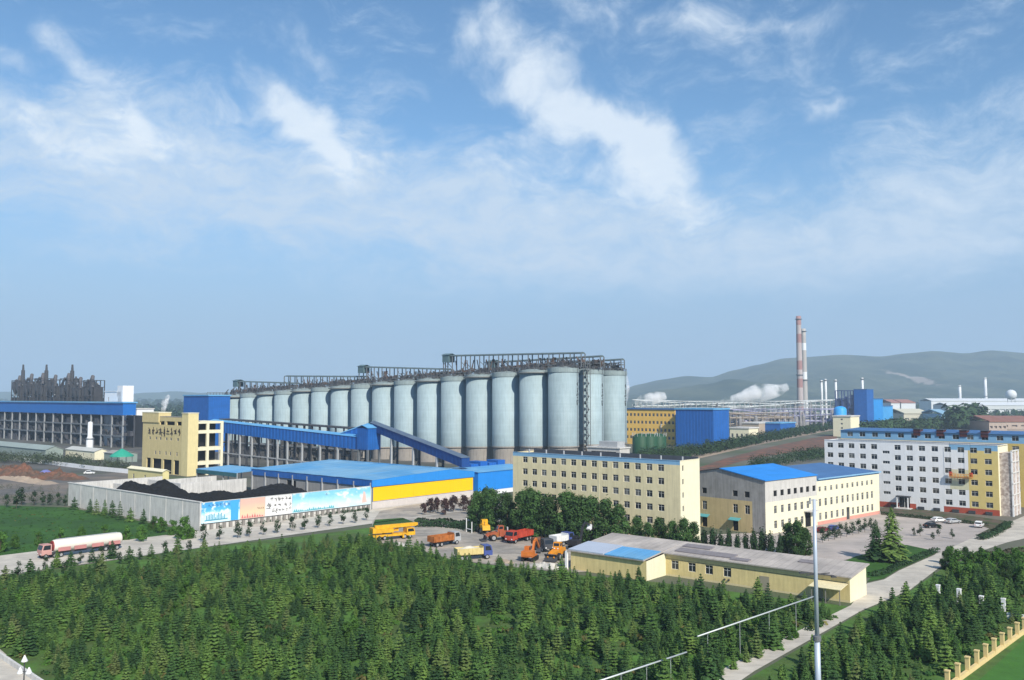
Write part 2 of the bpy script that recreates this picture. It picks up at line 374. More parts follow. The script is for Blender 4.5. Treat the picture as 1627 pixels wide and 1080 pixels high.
sheet('ground_beside_dormitory', gp([(660, 822), (740, 786), (816, 780), (1120, 850), (1120, 885), (1000, 870), (905, 850), (760, 838)]), mat('dark_earth', (.10, .095, .07), .95, .2, .3, col2=(.05, .08, .03), cscale=.2), .05)  # dark brown earth with greenish patches
# right hand side
sheet('road_right', gp([(1080, 1100), (1200, 1036), (1352, 962), (1378, 927), (1405, 921), (1428, 907), (1489, 880), (1516, 868), (1560, 848), (1700, 790), (1720, 835), (1600, 862), (1540, 882), (1491, 903), (1444, 939), (1370, 970), (1200, 1066), (1150, 1100)]), ROAD, .07)
sheet('parking_lot', gp([(1395, 812), (1560, 835), (1590, 838), (1516, 871), (1489, 882), (1440, 866), (1300, 900), (1180, 900), (1120, 880), (1120, 850), (1217, 846)]), mat('pink_grey_paving', (.47, .41, .375), .9, .09, .2, col2=(.38, .34, .315), cscale=.06, tracks=.2), .05)
sheet('lawn', gp([(1290, 915), (1360, 884), (1440, 866), (1492, 877), (1428, 905), (1405, 919), (1378, 925), (1384, 918)]), GRASS, .09)
sheet('lawn_right', gp([(1100, 1130), (1370, 972), (1444, 941), (1495, 905), (1545, 884), (1760, 840), (1800, 1000), (1800, 1300), (1400, 1300)]), GRASS2, .04)
sheet('bright_lawn', gp([(1535, 1100), (1640, 1005), (1800, 900), (1800, 1200), (1600, 1200)]), mat('mown_grass', (.05, .15, .02), .95, .15, .4, bump=.3), .07)
sheet('flower_bed', gp([(1398, 808), (1425, 803), (1600, 828), (1608, 838), (1560, 858), (1552, 850), (1572, 840), (1555, 834), (1400, 818)]), mat('planting_soil', (.12, .085, .065), .95, .2, .5, col2=(.05, .07, .03), cscale=.3), .09)
sheet('path_left', gp([(-60, 1005), (0, 1032), (75, 1095), (30, 1140), (-120, 1140)]), ROAD, .07)
k = MB(); a, b_ = G(-60, 1005), G(75, 1095); k.bar(a + Vector((0, 0, .35)), b_ + Vector((0, 0, .35)), .3, .7)
tag(k.build('kerb_wall', CONC), 'low grey kerb wall along the corner path at lower left', 'wall')
# land behind
sheet('dirt_road', gp([(-200, 795), (-200, 768), (0, 758), (210, 751), (212, 764), (108, 775), (100, 798), (0, 800)]), ASPH, .05)
sheet('plant_yard', gp([(-300, 752), (-300, 690), (600, 690), (1000, 700), (1000, 760), (330, 760), (210, 752)]), mat('sooty_yard', (.115, .108, .10), .95, .2, .04, col2=(.075, .08, .065), cscale=.03), .03)
sheet('bare_soil', gp([(1085, 752), (1150, 729), (1220, 711), (1290, 696), (1330, 690), (1330, 712), (1260, 718), (1180, 732), (1120, 750)]), SOIL, .10)
sheet('tan_track', gp([(1400, 700), (1430, 684), (1480, 679), (1700, 676), (1700, 692), (1430, 704)]), TAN, .12)
sheet('service_road', gp([(1000, 742), (1180, 700), (1350, 668), (1420, 664), (1380, 672), (1200, 708), (1010, 752)]), TAN, .13)

def noise2(x, y):
    from mathutils import noise
    return noise.fractal(Vector((x, y, 3.7)), 1.0, 2.1, 6)
def hfield(name, m, x0, x1, y0, y1, nx, ny, fn, parent=None, loc=None, rz=0):
    b = MB(); vs = []
    for j in range(ny + 1):
        for i in range(nx + 1):
            x = x0 + (x1 - x0) * i / nx; y = y0 + (y1 - y0) * j / ny; vs.append((x, y, fn(x, y)))
    b.add(vs, [(j * (nx + 1) + i, j * (nx + 1) + i + 1, (j + 1) * (nx + 1) + i + 1, (j + 1) * (nx + 1) + i) for j in range(ny) for i in range(nx)])
    o = b.build(name, m, parent, smooth=True)
    if loc is not None: o.location = loc
    o.rotation_euler = (0, 0, rz); return o
# mountains: a ridge line read from the photograph, standing about five kilometres off
RIDGE = [(760, 632), (900, 630), (985, 621), (1012, 611), (1050, 603), (1090, 597), (1130, 599), (1165, 588), (1205, 579), (1245, 569), (1275, 567), (1340, 563), (1400, 566), (1440, 561), (1485, 557), (1535, 561), (1575, 556), (1640, 561), (1720, 566), (1850, 575), (2000, 600), (2200, 628)]
def prof(pts, px):
    for (a, c), (b, d) in zip(pts, pts[1:]):
        if a <= px <= b: t = (px - a) / (b - a); t = t * t * (3 - 2 * t) * .5 + t * .5; return c + (d - c) * t
    return 632
MY = 5200
def mount(x, y):
    px = CX + F * x / y; top = HC + (HOR - prof(RIDGE, px)) / F * MY
    t = (y - 2900) / (MY - 2900); t = max(0, min(1, t)); s = t ** 1.5
    rg = abs(noise2(x / 420, y / 700)); n = noise2(x / 900 + 5, y / 900)
    z = max(0, top) * (s * (1 - .55 * (1 - t) * rg * 1.6) + .10 * n * math.sin(math.pi * min(1, t)))
    spur = 70 * math.exp(-((y - 3700) / 260) ** 2) * max(0, n + .25) * (1 if px > 1000 else max(0, (px - 900) / 100))
    z += spur
    z += max(0, top) * .13 * noise2(x / 260 + 9, y / 380) * math.sin(math.pi * min(1, t)) * t
    if y > MY: z *= max(0, 1 - ((y - MY) / 1500) ** 2)
    return z - 6 * (1 - min(1, t * 8))
mm = bpy.data.materials.new('wooded_mountain'); mm.use_nodes = True; q = NT(mm.node_tree); bs = mm.node_tree.nodes['Principled BSDF']; bs.inputs['Roughness'].default_value = .95
ob = q.n('ShaderNodeTexCoord').outputs['Object']; f1 = q.mr(q.noise(ob, .004, 8, .65), .35, .65, 0, 1, True)
c1 = q.mixc(f1, (.012, .030, .016, 1), (.105, .115, .055, 1)); f2 = q.mr(q.noise(ob, .035, 8, .75), .35, .65, 0, 1)
c2 = q.mixc(q.m('MULTIPLY', f2, .75), c1, (.012, .028, .014, 1))
sc_ = PY(1456, 597, 4300); qd = q.vm('LENGTH', q.vm('MULTIPLY', q.vm('SUBTRACT', ob, (sc_.x, sc_.y, sc_.z)), (1 / 36, 1 / 700, 1 / 60)))
scar = q.mr(q.m('ADD', qd, q.m('MULTIPLY', q.noise(ob, .018, 6, .7), 1.6)), 1.35, 1.75, 1, 0, True)
mm.node_tree.links.new(q.mixc(scar, c2, (.30, .25, .21, 1)), bs.inputs['Base Color'])
struct(hfield('mountains', mm, -300, 5600, 2900, 6700, 190, 80, mount))
def hills(x, y):
    px = CX + F * x / y; t = max(0, 1 - ((y - 7200) / 900) ** 2)
    return t * (52 + 34 * noise2(x / 1500, 2.2) + 16 * noise2(x / 400, 9) + 26 * math.exp(-((px - 120) / 260) ** 2)) - 2
struct(hfield('far_hills', mat('far_hill_cover', (.05, .075, .04), .95, .2, .002), -8800, 2600, 6300, 8100, 120, 10, hills))

# ================================================================== buildings
def setter(fn, xs=(), zs=()): fn.xs = list(xs); fn.zs = list(zs); return fn
def slab(parent, name, pts, th, m): return MB().prism(pts, (0, 0, th)).build(name, m, parent)

# ---- yellow dormitory block in the middle
oA = G(1082, 866); bA = len_to(oA, V0, 815); aA = len_to(oA, U0, 1113); hA = 19.7
A = thing('dormitory', 'long cream yellow six-storey dormitory with pale blue roof band behind the tall trees', 'building', oA, YAW0)
w0, w1 = len_to(oA, V0, 834.5), len_to(oA, V0, 1051.3)
ycs = [w0 + (w1 - w0) * i / 13 for i in range(14)]; zcs = [1.95 + 3.18 * kk for kk in range(6)]
holes = [(y - .85, y + .85, z - .8, z + .8) for y in ycs for z in zcs]
W = MB(); W.facade((0, 0, 0), (0, 1, 0), (-1, 0, 0), bA, hA, holes, setter(lambda x, z: 1 if z > 18.75 else 0, zs=[18.75]))
eh = [(1.0, 1.7, z - .6, z + .75) for z in zcs]
W.facade((0, 0, 0), (1, 0, 0), (0, -1, 0), aA, hA, eh, lambda x, z: 2)
W.poly([(aA, 0, 0), (aA, bA, 0), (aA, bA, hA), (aA, 0, hA)]); W.poly([(0, bA, 0), (aA, bA, 0), (aA, bA, hA), (0, bA, hA)])
W.box(-.08, 0.2, .0, bA, hA, hA + .12, 1); W.box(0.2, aA + .06, -.06, .2, hA, hA + .13, 2)
W.build('wall', [W_YEL, BLUE_BAND, W_CRM], A)  # end wall takes the paler render, its sunlit brightness put into the colour
slab(A, 'roof', [(.2, .2, hA - .6), (aA, .2, hA - .6), (aA, bA, hA - .6), (.2, bA, hA - .6)], .2, ROOF_DK)
MB().box(aA - .25, aA, .3, bA, hA - .38, hA + .55).build('parapet', ROOF_DK, A)
for y in ycs:
    for z in zcs: window(A, (.12, y, z), FR, 1.7, 1.6)
for z in zcs: window(A, (1.35, .12, z + .08), RT, .7, 1.35, 1)
for y in ycs[::2]:
    MB().box(-.05, .0, y + 1.8 - .05, y + 1.8 + .05, .2, 18.7).build('drain_pipe', W_CRM, A) if random.random() < .35 else None
for i in range(9):
    yy = 2 + i * (bA - 4) / 8
    MB().tube((aA * .5, yy, hA - .4), (aA * .5, yy, hA + .75), .22, n=8).build('roof_vent', STEEL_L, A)

# ---- white dormitory on the right
UC, VC, YC = axes(2060)
oC = G(1589, 820); bC = len_to(oC, VC, 1312); hC = 20.6; aC = 12.0
C_ = thing('white_dormitory', 'white six-storey dormitory part repainted yellow, red base, cradle hanging on its facade', 'building', oC, YC)
cpx = [1321, 1338, 1355, 1373, 1391, 1428.5, 1447.7, 1467.4, 1488, 1508.5, 1529.7, 1550, 1573]
cys = [len_to(oC, VC, p) for p in cpx]; czs = [2.95 + 3.2 * kk for kk in range(6)]
ys_ = len_to(oC, VC, 1410)
ent = (len_to(oC, VC, 1446), len_to(oC, VC, 1429), .3, 3.6)
holes = [(y - .95, y + .95, z - .8, z + .8) for y in cys for z in czs if not (z < 4 and ent[0] - 1 < y < ent[1] + 1)] + [ent]
holes += [(ys_ - 1.1, ys_ + 1.1, z + 1.6 - .45, z + 1.6 + .45) for z in czs[:5]]
yb1, yb2, yr1, yr2 = len_to(oC, VC, 1541), len_to(oC, VC, 1511), len_to(oC, VC, 1500), len_to(oC, VC, 1456)
def cm(x, z):
    if z < 1.7 and not (yr1 < x < yr2): return 2
    if z > 18.9 and x < yb2: return 3
    if x < yb1: return 1
    if x < yb2 and 7 < z < 13: return 4
    return 0
W = MB(); W.facade((0, 0, 0), (0, 1, 0), (-1, 0, 0), bC, hC, holes, setter(cm, [yb1, yb2, yr1, yr2], [1.7, 7, 13, 18.9]))
W.poly([(0, 0, 0), (aC, 0, 0), (aC, 0, hC), (0, 0, hC)], 5); W.poly([(aC, 0, 0), (aC, bC, 0), (aC, bC, hC), (aC, 0, hC)]); W.poly([(0, bC, 0), (aC, bC, 0), (aC, bC, hC), (0, bC, hC)])
W.box(-.1, .25, 0, bC, hC, hC + .15, 0)
W.build('wall', [W_WHT, mat('fresh_yellow_paint', (.66, .52, .20), .85, .06, .5), RED_B, BLUE_BAND, mat('first_coat_yellow', (.62, .60, .42), .85, .1, .6), W_CRM], C_)
slab(C_, 'roof', [(.25, 0, hC - .4), (aC, 0, hC - .4), (aC, bC, hC - .4), (.25, bC, hC - .4)], .2, ROOF_DK)
for y in cys:
    for z in czs:
        if not (z < 4 and ent[0] - 1 < y < ent[1] + 1): window(C_, (.12, y, z), FR, 1.9, 1.6)
for z in czs[:5]: window(C_, (.12, ys_, z + 1.6), FR, 2.2, .9, 3)
dr = MB().box(.15, .22, ent[0] + .1, ent[1] - .1, .3, 3.4).build('door', GLASS, C_)
MB().box(.08, .15, (ent[0] + ent[1]) / 2 - .06, (ent[0] + ent[1]) / 2 + .06, .3, 3.4).build('door_frame', FRAME, dr)
MB().box(-2.2, 0, ent[0] - .4, ent[1] + .4, 3.75, 4.0).build('entrance_canopy', STEEL_D, C_)
for s in (ent[0], ent[1]): MB().box(-2.1, -1.8, s - .15, s + .15, 0, 3.75).build('canopy_post', W_WHT, C_)
MB().box(-2.6, -.0, ent[0] - .8, ent[1] + .8, 0, .28).build('entrance_step', CONC, C_)
# half finished stair tower on the end of the white block
st = MB(); st.box(1.5, 9.5, -3.2, 0, 0, hC - 2.2)
st.build('stair_tower', mat('rough_brick_infill', (.36, .29, .26), .9, .3, 1.2, col2=(.52, .46, .42), cscale=1.2), C_)
for x in (1.4, 5.4, 9.5): MB().box(x - .2, x + .2, -3.45, -3.05, 0, hC - 1.6).build('tower_column', W_WHT, C_)
for kk in range(6): MB().box(1.2, 9.7, -3.5, -3.0, 3.2 * kk + 2.9, 3.2 * kk + 3.2).build('tower_beam', CONC, C_)
for (pp, q0) in ((1421, 0), (1464, 0), (1489, 0), (1519, 0), (1545, 0), (1572, 0)):
    yy = len_to(oC, VC, pp); MB().box(-.5, 0, yy - .9, yy + .9, .1, 1.0).build('cellar_hatch', STEEL_D, C_)
# painters' cradle
cr = thing('suspended_cradle', 'orange suspended painting cradle hanging on the yellow end of white dormitory', 'work platform', oC, YC)
y0_, y1_ = len_to(oC, VC, 1548), len_to(oC, VC, 1512)
b = MB(); b.box(-1.3, -.5, y0_, y1_, 10.6, 10.75)
b.build('deck', ORG_V, cr)
b = MB()
for z in (11.1, 11.7):
    for x in (-1.28, -.52): b.bar((x, y0_, z), (x, y1_, z), .09)
n_ = 8
for i in range(n_ + 1):
    yy = y0_ + (y1_ - y0_) * i / n_
    for x in (-1.28, -.52): b.bar((x, yy, 10.7), (x, yy, 11.7), .08)
b.build('guard_rail', mat('cradle_yellow', (.7, .33, .05), .6, .1), cr)
for yy in (y0_ + .3, y1_ - .3):
    MB().box(-1.2, -.6, yy - .4, yy + .4, 11.0, 12.3).build('hoist', RED_V, cr)
    MB().bar((-.9, yy, 12.3), (-.9, yy, hC + .6), .05).build('rope', STEEL_D, cr)

# ---- block behind it with the blue mansard
oE0 = G(1617, 805); oE = oE0 - VC * 45; bE = len_to(oE, VC, 1338); hE = 22.9; aE = 13
E_ = thing('blue_roofed_dormitory', 'yellow dormitory with blue roof band standing behind the white dormitory', 'building', oE, YC)
wE = [len_to(oE, VC, 1617) + i * 4.4 for i in range(-8, 19)]
zE = [2.4 + 3.2 * kk for kk in range(7)]
holes = [(y - 1.0, y + 1.0, z - .8, z + .8) for y in wE if 1.2 < y < bE - 1.2 for z in zE]
W = MB(); W.facade((0, 0, 0), (0, 1, 0), (-1, 0, 0), bE, hE, holes, setter(lambda x, z: 1 if z > 20.0 else 0, zs=[20.0]))
W.poly([(0, 0, 0), (aE, 0, 0), (aE, 0, hE), (0, 0, hE)]); W.poly([(aE, 0, 0), (aE, bE, 0), (aE, bE, hE), (aE, 0, hE)]); W.poly([(0, bE, 0), (aE, bE, 0), (aE, bE, hE), (0, bE, hE)])
W.build('wall', [mat('deep_yellow_render', (.62, .47, .16), .85, .06, .5, streak=.1), BLUE_BAND], E_)
MB().add([(-.5, -.5, hE), (aE + .5, -.5, hE), (aE + .5, bE + .5, hE), (-.5, bE + .5, hE), (aE / 2, 4, hE + .9), (aE / 2, bE - 4, hE + .9)],
         [(0, 1, 4), (1, 2, 5, 4), (2, 3, 5), (3, 0, 4, 5), (0, 3, 2, 1)]).build('roof', BLUE_D, E_)
for y in wE:
    if 1.2 < y < bE - 1.2:
        for z in zE: window(E_, (.12, y, z), FR, 2.0, 1.6)
for p in (1460, 1497, 1534, 1568):
    yy = len_to(oE, VC, p); d_ = MB().box(-.3, 3.0, yy - 1.1, yy + 1.1, hE - 1.2, hE + .9).build('stair_dormer', mat('maroon_cladding', (.09, .03, .03), .7, .1), E_)
    MB().box(-.5, 3.2, yy - 1.3, yy + 1.3, hE + .91, hE + 1.05).build('dormer_roof', ROOF_DK, d_)

# ---- grey and cream workshop with blue gables
UB, VB, YB = axes(2400)
oB = G(1217, 850); a1 = len_to(oB, UB, 1299); a2 = len_to(oB, UB, 1398); bB = 2 * len_to(oB, VB, 1146); hB = 13.8
pr = oB + VB * (bB / 2); hR = ZH(744, pr.y); hB2 = 12.6
B_ = thing('canteen_building', 'three-storey building with grey cement upper walls and bright blue gable roof', 'building', oB, YB)
W = MB()
lw = [len_to(oB, VB, p) for p in (1188, 1169, 1120)]
hl = [(y - .75, y + .75, 9.0, 10.5) for y in lw] + [(y - .75, y + .75, 4.7, 7.0) for y in lw] + [(lw[1] - .8, lw[1] + .8, .1, 2.8), (lw[2] - .8, lw[2] + .8, .1, 2.8)]
ygy = len_to(oB, VB, 1196)
W.facade((0, 0, 0), (0, 1, 0), (-1, 0, 0), bB, hB, hl, setter(lambda x, z: 0 if (z > 8.1 or x < ygy) else 1, [ygy], [8.1]))
W.poly([(0, 0, hB), (0, bB, hB), (0, bB / 2, hR)], 0)
gx = [len_to(oB, UB, p) for p in (1233, 1244, 1255, 1265, 1275, 1284.6, 1294.7)]
hr = [(x - .8, x + .8, 9.4, 10.9) for x in gx]
hr += [(x - .7, x + .7, 5.0, 7.0) for x in gx] + [(x - .7, x + .7, 1.2, 3.2) for x in gx[:5]] + [(gx[5] - 1.5, gx[5] + 1.5, .1, 4.2)]
W.facade((0, 0, 0), (1, 0, 0), (0, -1, 0), a1, hB, hr, setter(lambda x, z: 3 if z > 8.1 else 2, [], [8.1]))
yx = [len_to(oB, UB, 1100 + p / 4.93) for p in (1005, 1050, 1095, 1138, 1182, 1222, 1262, 1300, 1338, 1376, 1412)]
hy = [(x - .6, x + .6, 9.0, 10.4) for x in yx] + [(x - .65, x + .65, 5.0, 7.1) for x in yx] + [(x - .65, x + .65, 1.3, 3.3) for kk, x in enumerate(yx) if kk != 5] + [(yx[5] - .9, yx[5] + .9, .1, 3.6)]
hy = [(x0 - a1, x1 - a1, z0, z1) for x0, x1, z0, z1 in hy]
W.facade((a1, 0, 0), (1, 0, 0), (0, -1, 0), a2 - a1, hB2, hy, setter(lambda x, z: 4 if z < 1.0 else (5 if z > hB2 - .7 else 2), [], [1.0, hB2 - .7]))
W.poly([(a2, 0, 0), (a2, bB, 0), (a2, bB, hB2), (a2, 0, hB2)], 2); W.poly([(0, bB, 0), (a2, bB, 0), (a2, bB, hB2), (0, bB, hB2)], 2)
W.poly([(a1, 0, hB2), (a1, bB, hB2), (a1, bB, hB), (a1, bB / 2, hR), (a1, 0, hB)], 3)
W.build('wall', [W_GRY, mat('shaded_cream_render', (.60, .47, .25), .85, .08, .5, streak=.18), W_CRM, mat('sunlit_cement_render', (.56, .54, .51), .9, .12, .5, streak=.2), PINK_B, BLUE_BAND], B_)  # sunward walls coloured lighter, left gable wall darker, as sun and shade fall
e = .35
MB().add([(-e, -e, hB - .02), (a1 + .1, -e, hB - .02), (a1 + .1, bB / 2, hR + .12), (-e, bB / 2, hR + .12), (a1 + .1, bB + e, hB), (-e, bB + e, hB),
          (-e, -e, hB - .22), (a1 + .1, -e, hB - .22), (-e, bB / 2, hR - .1), (a1 + .1, bB / 2, hR - .1)],
         [(0, 1, 2, 3), (3, 2, 4, 5), (0, 6, 7, 1), (0, 3, 8, 6), (1, 7, 9, 2)]).build('roof', BLUE_B, B_)
hr2 = ZH(737, (oB + UB * a2 * .7 + VB * bB * .5).y)
MB().add([(a1 + .1, -e, hB2), (a2 + e, -e, hB2), (a2 + e, bB + e, hB2), (a1 + .1, bB + e, hB2), (a1 + .1, bB / 2, hr2), (a2 - bB * .35, bB / 2, hr2)],
         [(0, 1, 5, 4), (1, 2, 5), (2, 3, 4, 5)]).build('roof', BLUE_D, B_)
MB().box(a1 + .1, a2 + .5, -.55, -.35, hB2 - .25, hB2 + .1).build('gutter', BLUE_BAND, B_)
for y in lw:
    MB().box(.18, .24, y - .75, y + .75, 9.0, 10.5).build('opening', DARK, B_); window(B_, (.12, y, 5.85), FR, 1.5, 2.3)
for y in lw[1:]:
    MB().box(.15, .22, y - .8, y + .8, .1, 2.8).build('door', DARK, B_)
    MB().prism([(-1.1, y - 1.6, 2.95), (0, y - 1.6, 3.5), (0, y - 1.6, 3.35), (-1.1, y - 1.6, 2.8)], (0, 3.2, 0)).build('awning', mat('teal_awning', (.10, .34, .36), .6, .1), B_)
for x in gx:
    MB().box(x - .8, x + .8, .18, .24, 9.4, 10.9).build('opening', DARK, B_); window(B_, (x, .12, 6.0), RT, 1.4, 2.0)
for x in gx[:5]: window(B_, (x, .12, 2.2), RT, 1.4, 2.0)
MB().box(gx[5] - 1.5, gx[5] + 1.5, .3, .4, .1, 4.2).build('door', DARK, B_)
MB().box(gx[5] - 2.2, gx[5] + 2.2, -2.0, -.02, 4.3, 4.6).build('entrance_canopy', CONC, B_)
for kk, x in enumerate(yx):
    window(B_, (x, .12, 9.7), RT, 1.2, 1.4); window(B_, (x, .12, 6.05), RT, 1.3, 2.1)
    if kk != 5: window(B_, (x, .12, 2.3), RT, 1.3, 2.0)
MB().box(yx[5] - .9, yx[5] + .9, .15, .2, .1, 3.6).build('door', GLASS3, B_)

# ---- long low yellow shed in front
UF, VF, YF = axes(2010)
oF = G(1351, 958); bF = len_to(oF, VF, 1058); aF = len_to(oF, UF, 1377); hF, hFb = 4.3, 5.2
F_ = thing('low_shed', 'long low yellow shed with pale grey roof and blue sheet patch beside the plantation', 'building', oF, YF)
dF = 7.1; lF = len_to(oF - UF * dF, VF, 907) - bF        # left block: length, how far it stands forward
wins = [len_to(oF, VF, 880 + p / 4.153) for p in (800, 912, 1025, 1145)]
W = MB()
hs = [(y - .8, y + .8, 1.4, 3.1) for y in wins]
W.facade((0, 0, 0), (0, 1, 0), (-1, 0, 0), bF, hF, hs, setter(lambda x, z: 1 if z > 3.75 or z < .35 else 0, [], [.35, 3.75]))
W.poly([(0, 0, 0), (aF, 0, 0), (aF, 0, hFb), (0, 0, hF)], 2); W.poly([(aF, 0, 0), (aF, bF + lF, 0), (aF, bF + lF, hFb), (aF, 0, hFb)], 0)
hl_ = 3.7
W.poly([(-dF, bF, 0), (0, bF, 0), (0, bF, hF), (-dF, bF, hl_)], 2); W.poly([(-dF, bF, 0), (-dF, bF + lF, 0), (-dF, bF + lF, hl_), (-dF, bF, hl_)], 0)
W.poly([(-dF, bF + lF, 0), (aF, bF + lF, 0), (aF, bF + lF, hFb), (-dF, bF + lF, hl_)], 0)
W.build('wall', [mat('shed_yellow', (.70, .57, .27), .85, .1, .6, streak=.22), mat('shed_trim', (.66, .56, .33), .85, .08, .6, streak=.1), W_CRM], F_)  # right-facing ends take the pale render, painted brighter as if in sun
def mono(y0, y1, x0, x1, z0, z1, nm, m, up=0.0):
    MB().prism([(x0, y0, z0 + up), (x1, y0, z1 + up), (x1, y1, z1 + up), (x0, y1, z0 + up)], (0, 0, .22)).build(nm, m, F_)
sl = (hFb - hF) / aF; sl2 = (hFb - hl_) / (aF + dF)
mono(-.5, bF + .3, -.6, aF + .4, hF - .6 * sl + .02, hFb + .4 * sl + .02, 'roof', ROOF_G)
mono(bF + .35, bF + lF + .4, -dF - .5, aF + .4, hl_ - .5 * sl2 + .03, hFb + .4 * sl2 + .03, 'roof', ROOF_G)
sx = lambda x: hl_ + (x + dF) * sl2
mono(bF + .5, bF + lF * .52, -dF - .52, -dF + 6.0, sx(-dF - .52) + .26, sx(-dF + 6.0) + .26, 'roof_patch', BLUE_R)
mono(bF + lF * .54, bF + lF + .3, -dF - .45, -dF + 6.6, sx(-dF - .45) + .26, sx(-dF + 6.6) + .26, 'roof_patch', mat('faded_blue_sheet', (.42, .47, .56), .6, .06, .2))
for (ya, yb, xa, xb) in ((bF * .62, bF * .96, 1.0, 3.4), (bF * .52, bF * .62, .2, 1.6), (bF * .22, bF * .3, 4, 5.6), (bF * .8, bF * .97, 4.6, 6.6)):
    mono(ya, yb, xa, xb, hF + xa * sl + .245, hF + xb * sl + .245, 'roof_patch', mat('bitumen_patch', (.22, .20, .21), .85, .2, .8))
for y in wins: window(F_, (.12, y, 2.25), FR, 1.6, 1.7)
for y in (wins[3] - .35, wins[3] + .5): MB().tube((-.02, y, .9), (-.3, y, .9), .18, n=10).build('vent', STEEL_D, F_)
MB().bar((-.06, .2, 3.3), (-.06, bF - .2, 3.3), .05).build('wall_cable', STEEL_D, F_)
for y in (len_to(oF, VF, 1215), len_to(oF, VF, 1300)): MB().box(-.06, .0, y - .9, y + .9, .05, 2.5).build('door', mat('shed_door', (.30, .27, .2), .6, .1), F_)
MB().box(-dF - .5, -dF - .1, bF + lF + .6, bF + lF + 1.1, 0, 3.6).build('gate_pier', W_WHT, F_)
# lean-to frame at the right end of the shed
lt = thing('lean_to', 'dark timber lean-to frame against the right end of the low yellow shed', 'lean-to', oF, YF)
b = MB()
for y in (.6, 3.0, 5.4): b.bar((-3.2, y, 0), (-3.2, y, 2.6), .12)
b.build('post', CONC_D, lt)
b = MB(); b.prism([(-3.5, .3, 2.6), (-.1, .3, 3.1), (-.1, 5.8, 3.1), (-3.5, 5.8, 2.6)], (0, 0, .1)); b.build('lean_to_roof', W_YEL, lt)
# ================================================================== coal yard and blue store
lK = len_to(K, V0, 108); uK = len_to(K, U0, 589)
CW = thing('coal_yard_wall', 'tall stained concrete retaining wall around the open coal yard', 'wall', K, YAW0)
hK = 7.2
n_ = 9
for i in range(n_):
    y0, y1 = lK * i / n_, lK * (i + 1) / n_; MB().box(0, .5, y0 + .03, y1 - .03, 0, hK + random.uniform(-.03, .03)).build('concrete_panel', CONC, CW)
MB().box(-.12, .62, -.1, lK + .5, hK + .04, hK + .26).build('coping', CONC, CW)
MB().box(.5, uK, 0, .5, 0, hK - .1).build('front_panel', CONC, CW)
for i in range(5):
    x0, x1 = .5 + 52 * i / 5, .5 + 52 * (i + 1) / 5
    MB().box(x0 + .03, x1 - .03, lK, lK + .5, 0, hK - (0 if i < 3 else 1.2) + random.uniform(-.03, .03)).build('back_panel', CONC, CW)
for y in [lK * i / n_ for i in range(1, n_)]: MB().box(-.07, .0, y - .14, y + .14, 0, hK - .1).build('pilaster', CONC, CW)
# inner dividing walls
for (x, y, lx, ly, hh) in ((26, 58, .5, 22, 6.6), (26.5, 58, 24, .5, 6.6), (14, 70, .5, 10, 6.2)):
    MB().box(x, x + lx, y, y + ly, 0, hh).build('dividing_wall', CONC, CW)
PK = [(7, 55, 6.6, 5.5, 8), (17, 50, 6.6, 6, 6.5), (28, 40, 3.0, 7, 7), (43, 30, 3.6, 10, 11), (12, 28, 1.6, 12, 14), (36, 12, 2.2, 16, 8), (50, 40, 3.0, 8, 10)]
def coal(x, y):
    z = 1.7 + sum(hh * math.exp(-((x - a) / sx_) ** 2 - ((y - b) / sy_) ** 2) for a, b, hh, sx_, sy_ in PK) + .9 * noise2(x / 5, y / 5) + .5 * noise2(x / 1.5, y / 1.5)
    z += 2.2 * math.exp(-((y - 3) / 8) ** 2)
    ed = min(1, (lK - 4 - y) / 12); return z * max(.05, ed)
co = hfield('coal_heap', COAL, .55, uK - .6, .55, lK - .6, 110, 140, coal, None, K, YAW0)
stuff(co, 'black coal heaped inside the walled yard', 'coal')

# printed hoardings on the front of the yard wall
HK = [(319, 380, 'panel_blue'), (380.6, 420, 'panel_pink'), (420.4, 463, 'panel_white'), (463.6, 588, 'panel_pale')]
def grad_mat(name, stops, axis=2, lo=0, hi=6, noise=.12, blotch=None):
    m = bpy.data.materials.new(name); m.use_nodes = True; q = NT(m.node_tree); b = m.node_tree.nodes['Principled BSDF']; b.inputs['Roughness'].default_value = .5
    tcn = q.n('ShaderNodeTexCoord').outputs['Object']; s = q.n('ShaderNodeSeparateXYZ'); m.node_tree.links.new(tcn, s.inputs[0])
    f = q.mr(s.outputs[axis], lo, hi); f = q.m('ADD', f, q.m('MULTIPLY', q.m('SUBTRACT', q.noise(tcn, .35, 6, .6, .6), .5), noise * 3))
    r = q.n('ShaderNodeValToRGB'); m.node_tree.links.new(f, r.inputs[0]); el_ = r.color_ramp.elements
    while len(el_) < len(stops): el_.new(.5)
    for e_, (p, c) in zip(el_, stops): e_.position = p; e_.color = tuple(c) + (1,)
    c = r.outputs[0]
    if blotch:
        f2 = q.mr(q.noise(q.mapping(tcn, sc=(.8, 1, 1.4)), blotch[1], 5, .6), .5, .62, 0, 1, True); c = q.mixc(f2, c, tuple(blotch[0]) + (1,))
    m.node_tree.links.new(c, b.inputs['Base Color']); return m
PRINT = {'panel_blue': grad_mat('print_blue_scene', [(0, (.25, .62, .70)), (.25, (.62, .80, .85)), (.6, (.55, .80, .90)), (.8, (.10, .45, .72)), (1, (.06, .34, .66))], blotch=((.75, .85, .88), .45)),
         'panel_pink': grad_mat('print_pink_scene', [(0, (.68, .30, .28)), (.2, (.72, .48, .42)), (.55, (.76, .56, .36)), (1, (.70, .44, .36))]),
         'panel_white': mat('print_white', (.72, .71, .70), .5, .04, .3),
         'panel_pale': grad_mat('print_pale_blue_scene', [(0, (.20, .50, .55)), (.18, (.55, .72, .76)), (.5, (.62, .77, .82)), (.8, (.36, .66, .80)), (1, (.22, .55, .75))], blotch=((.74, .80, .82), .22))}
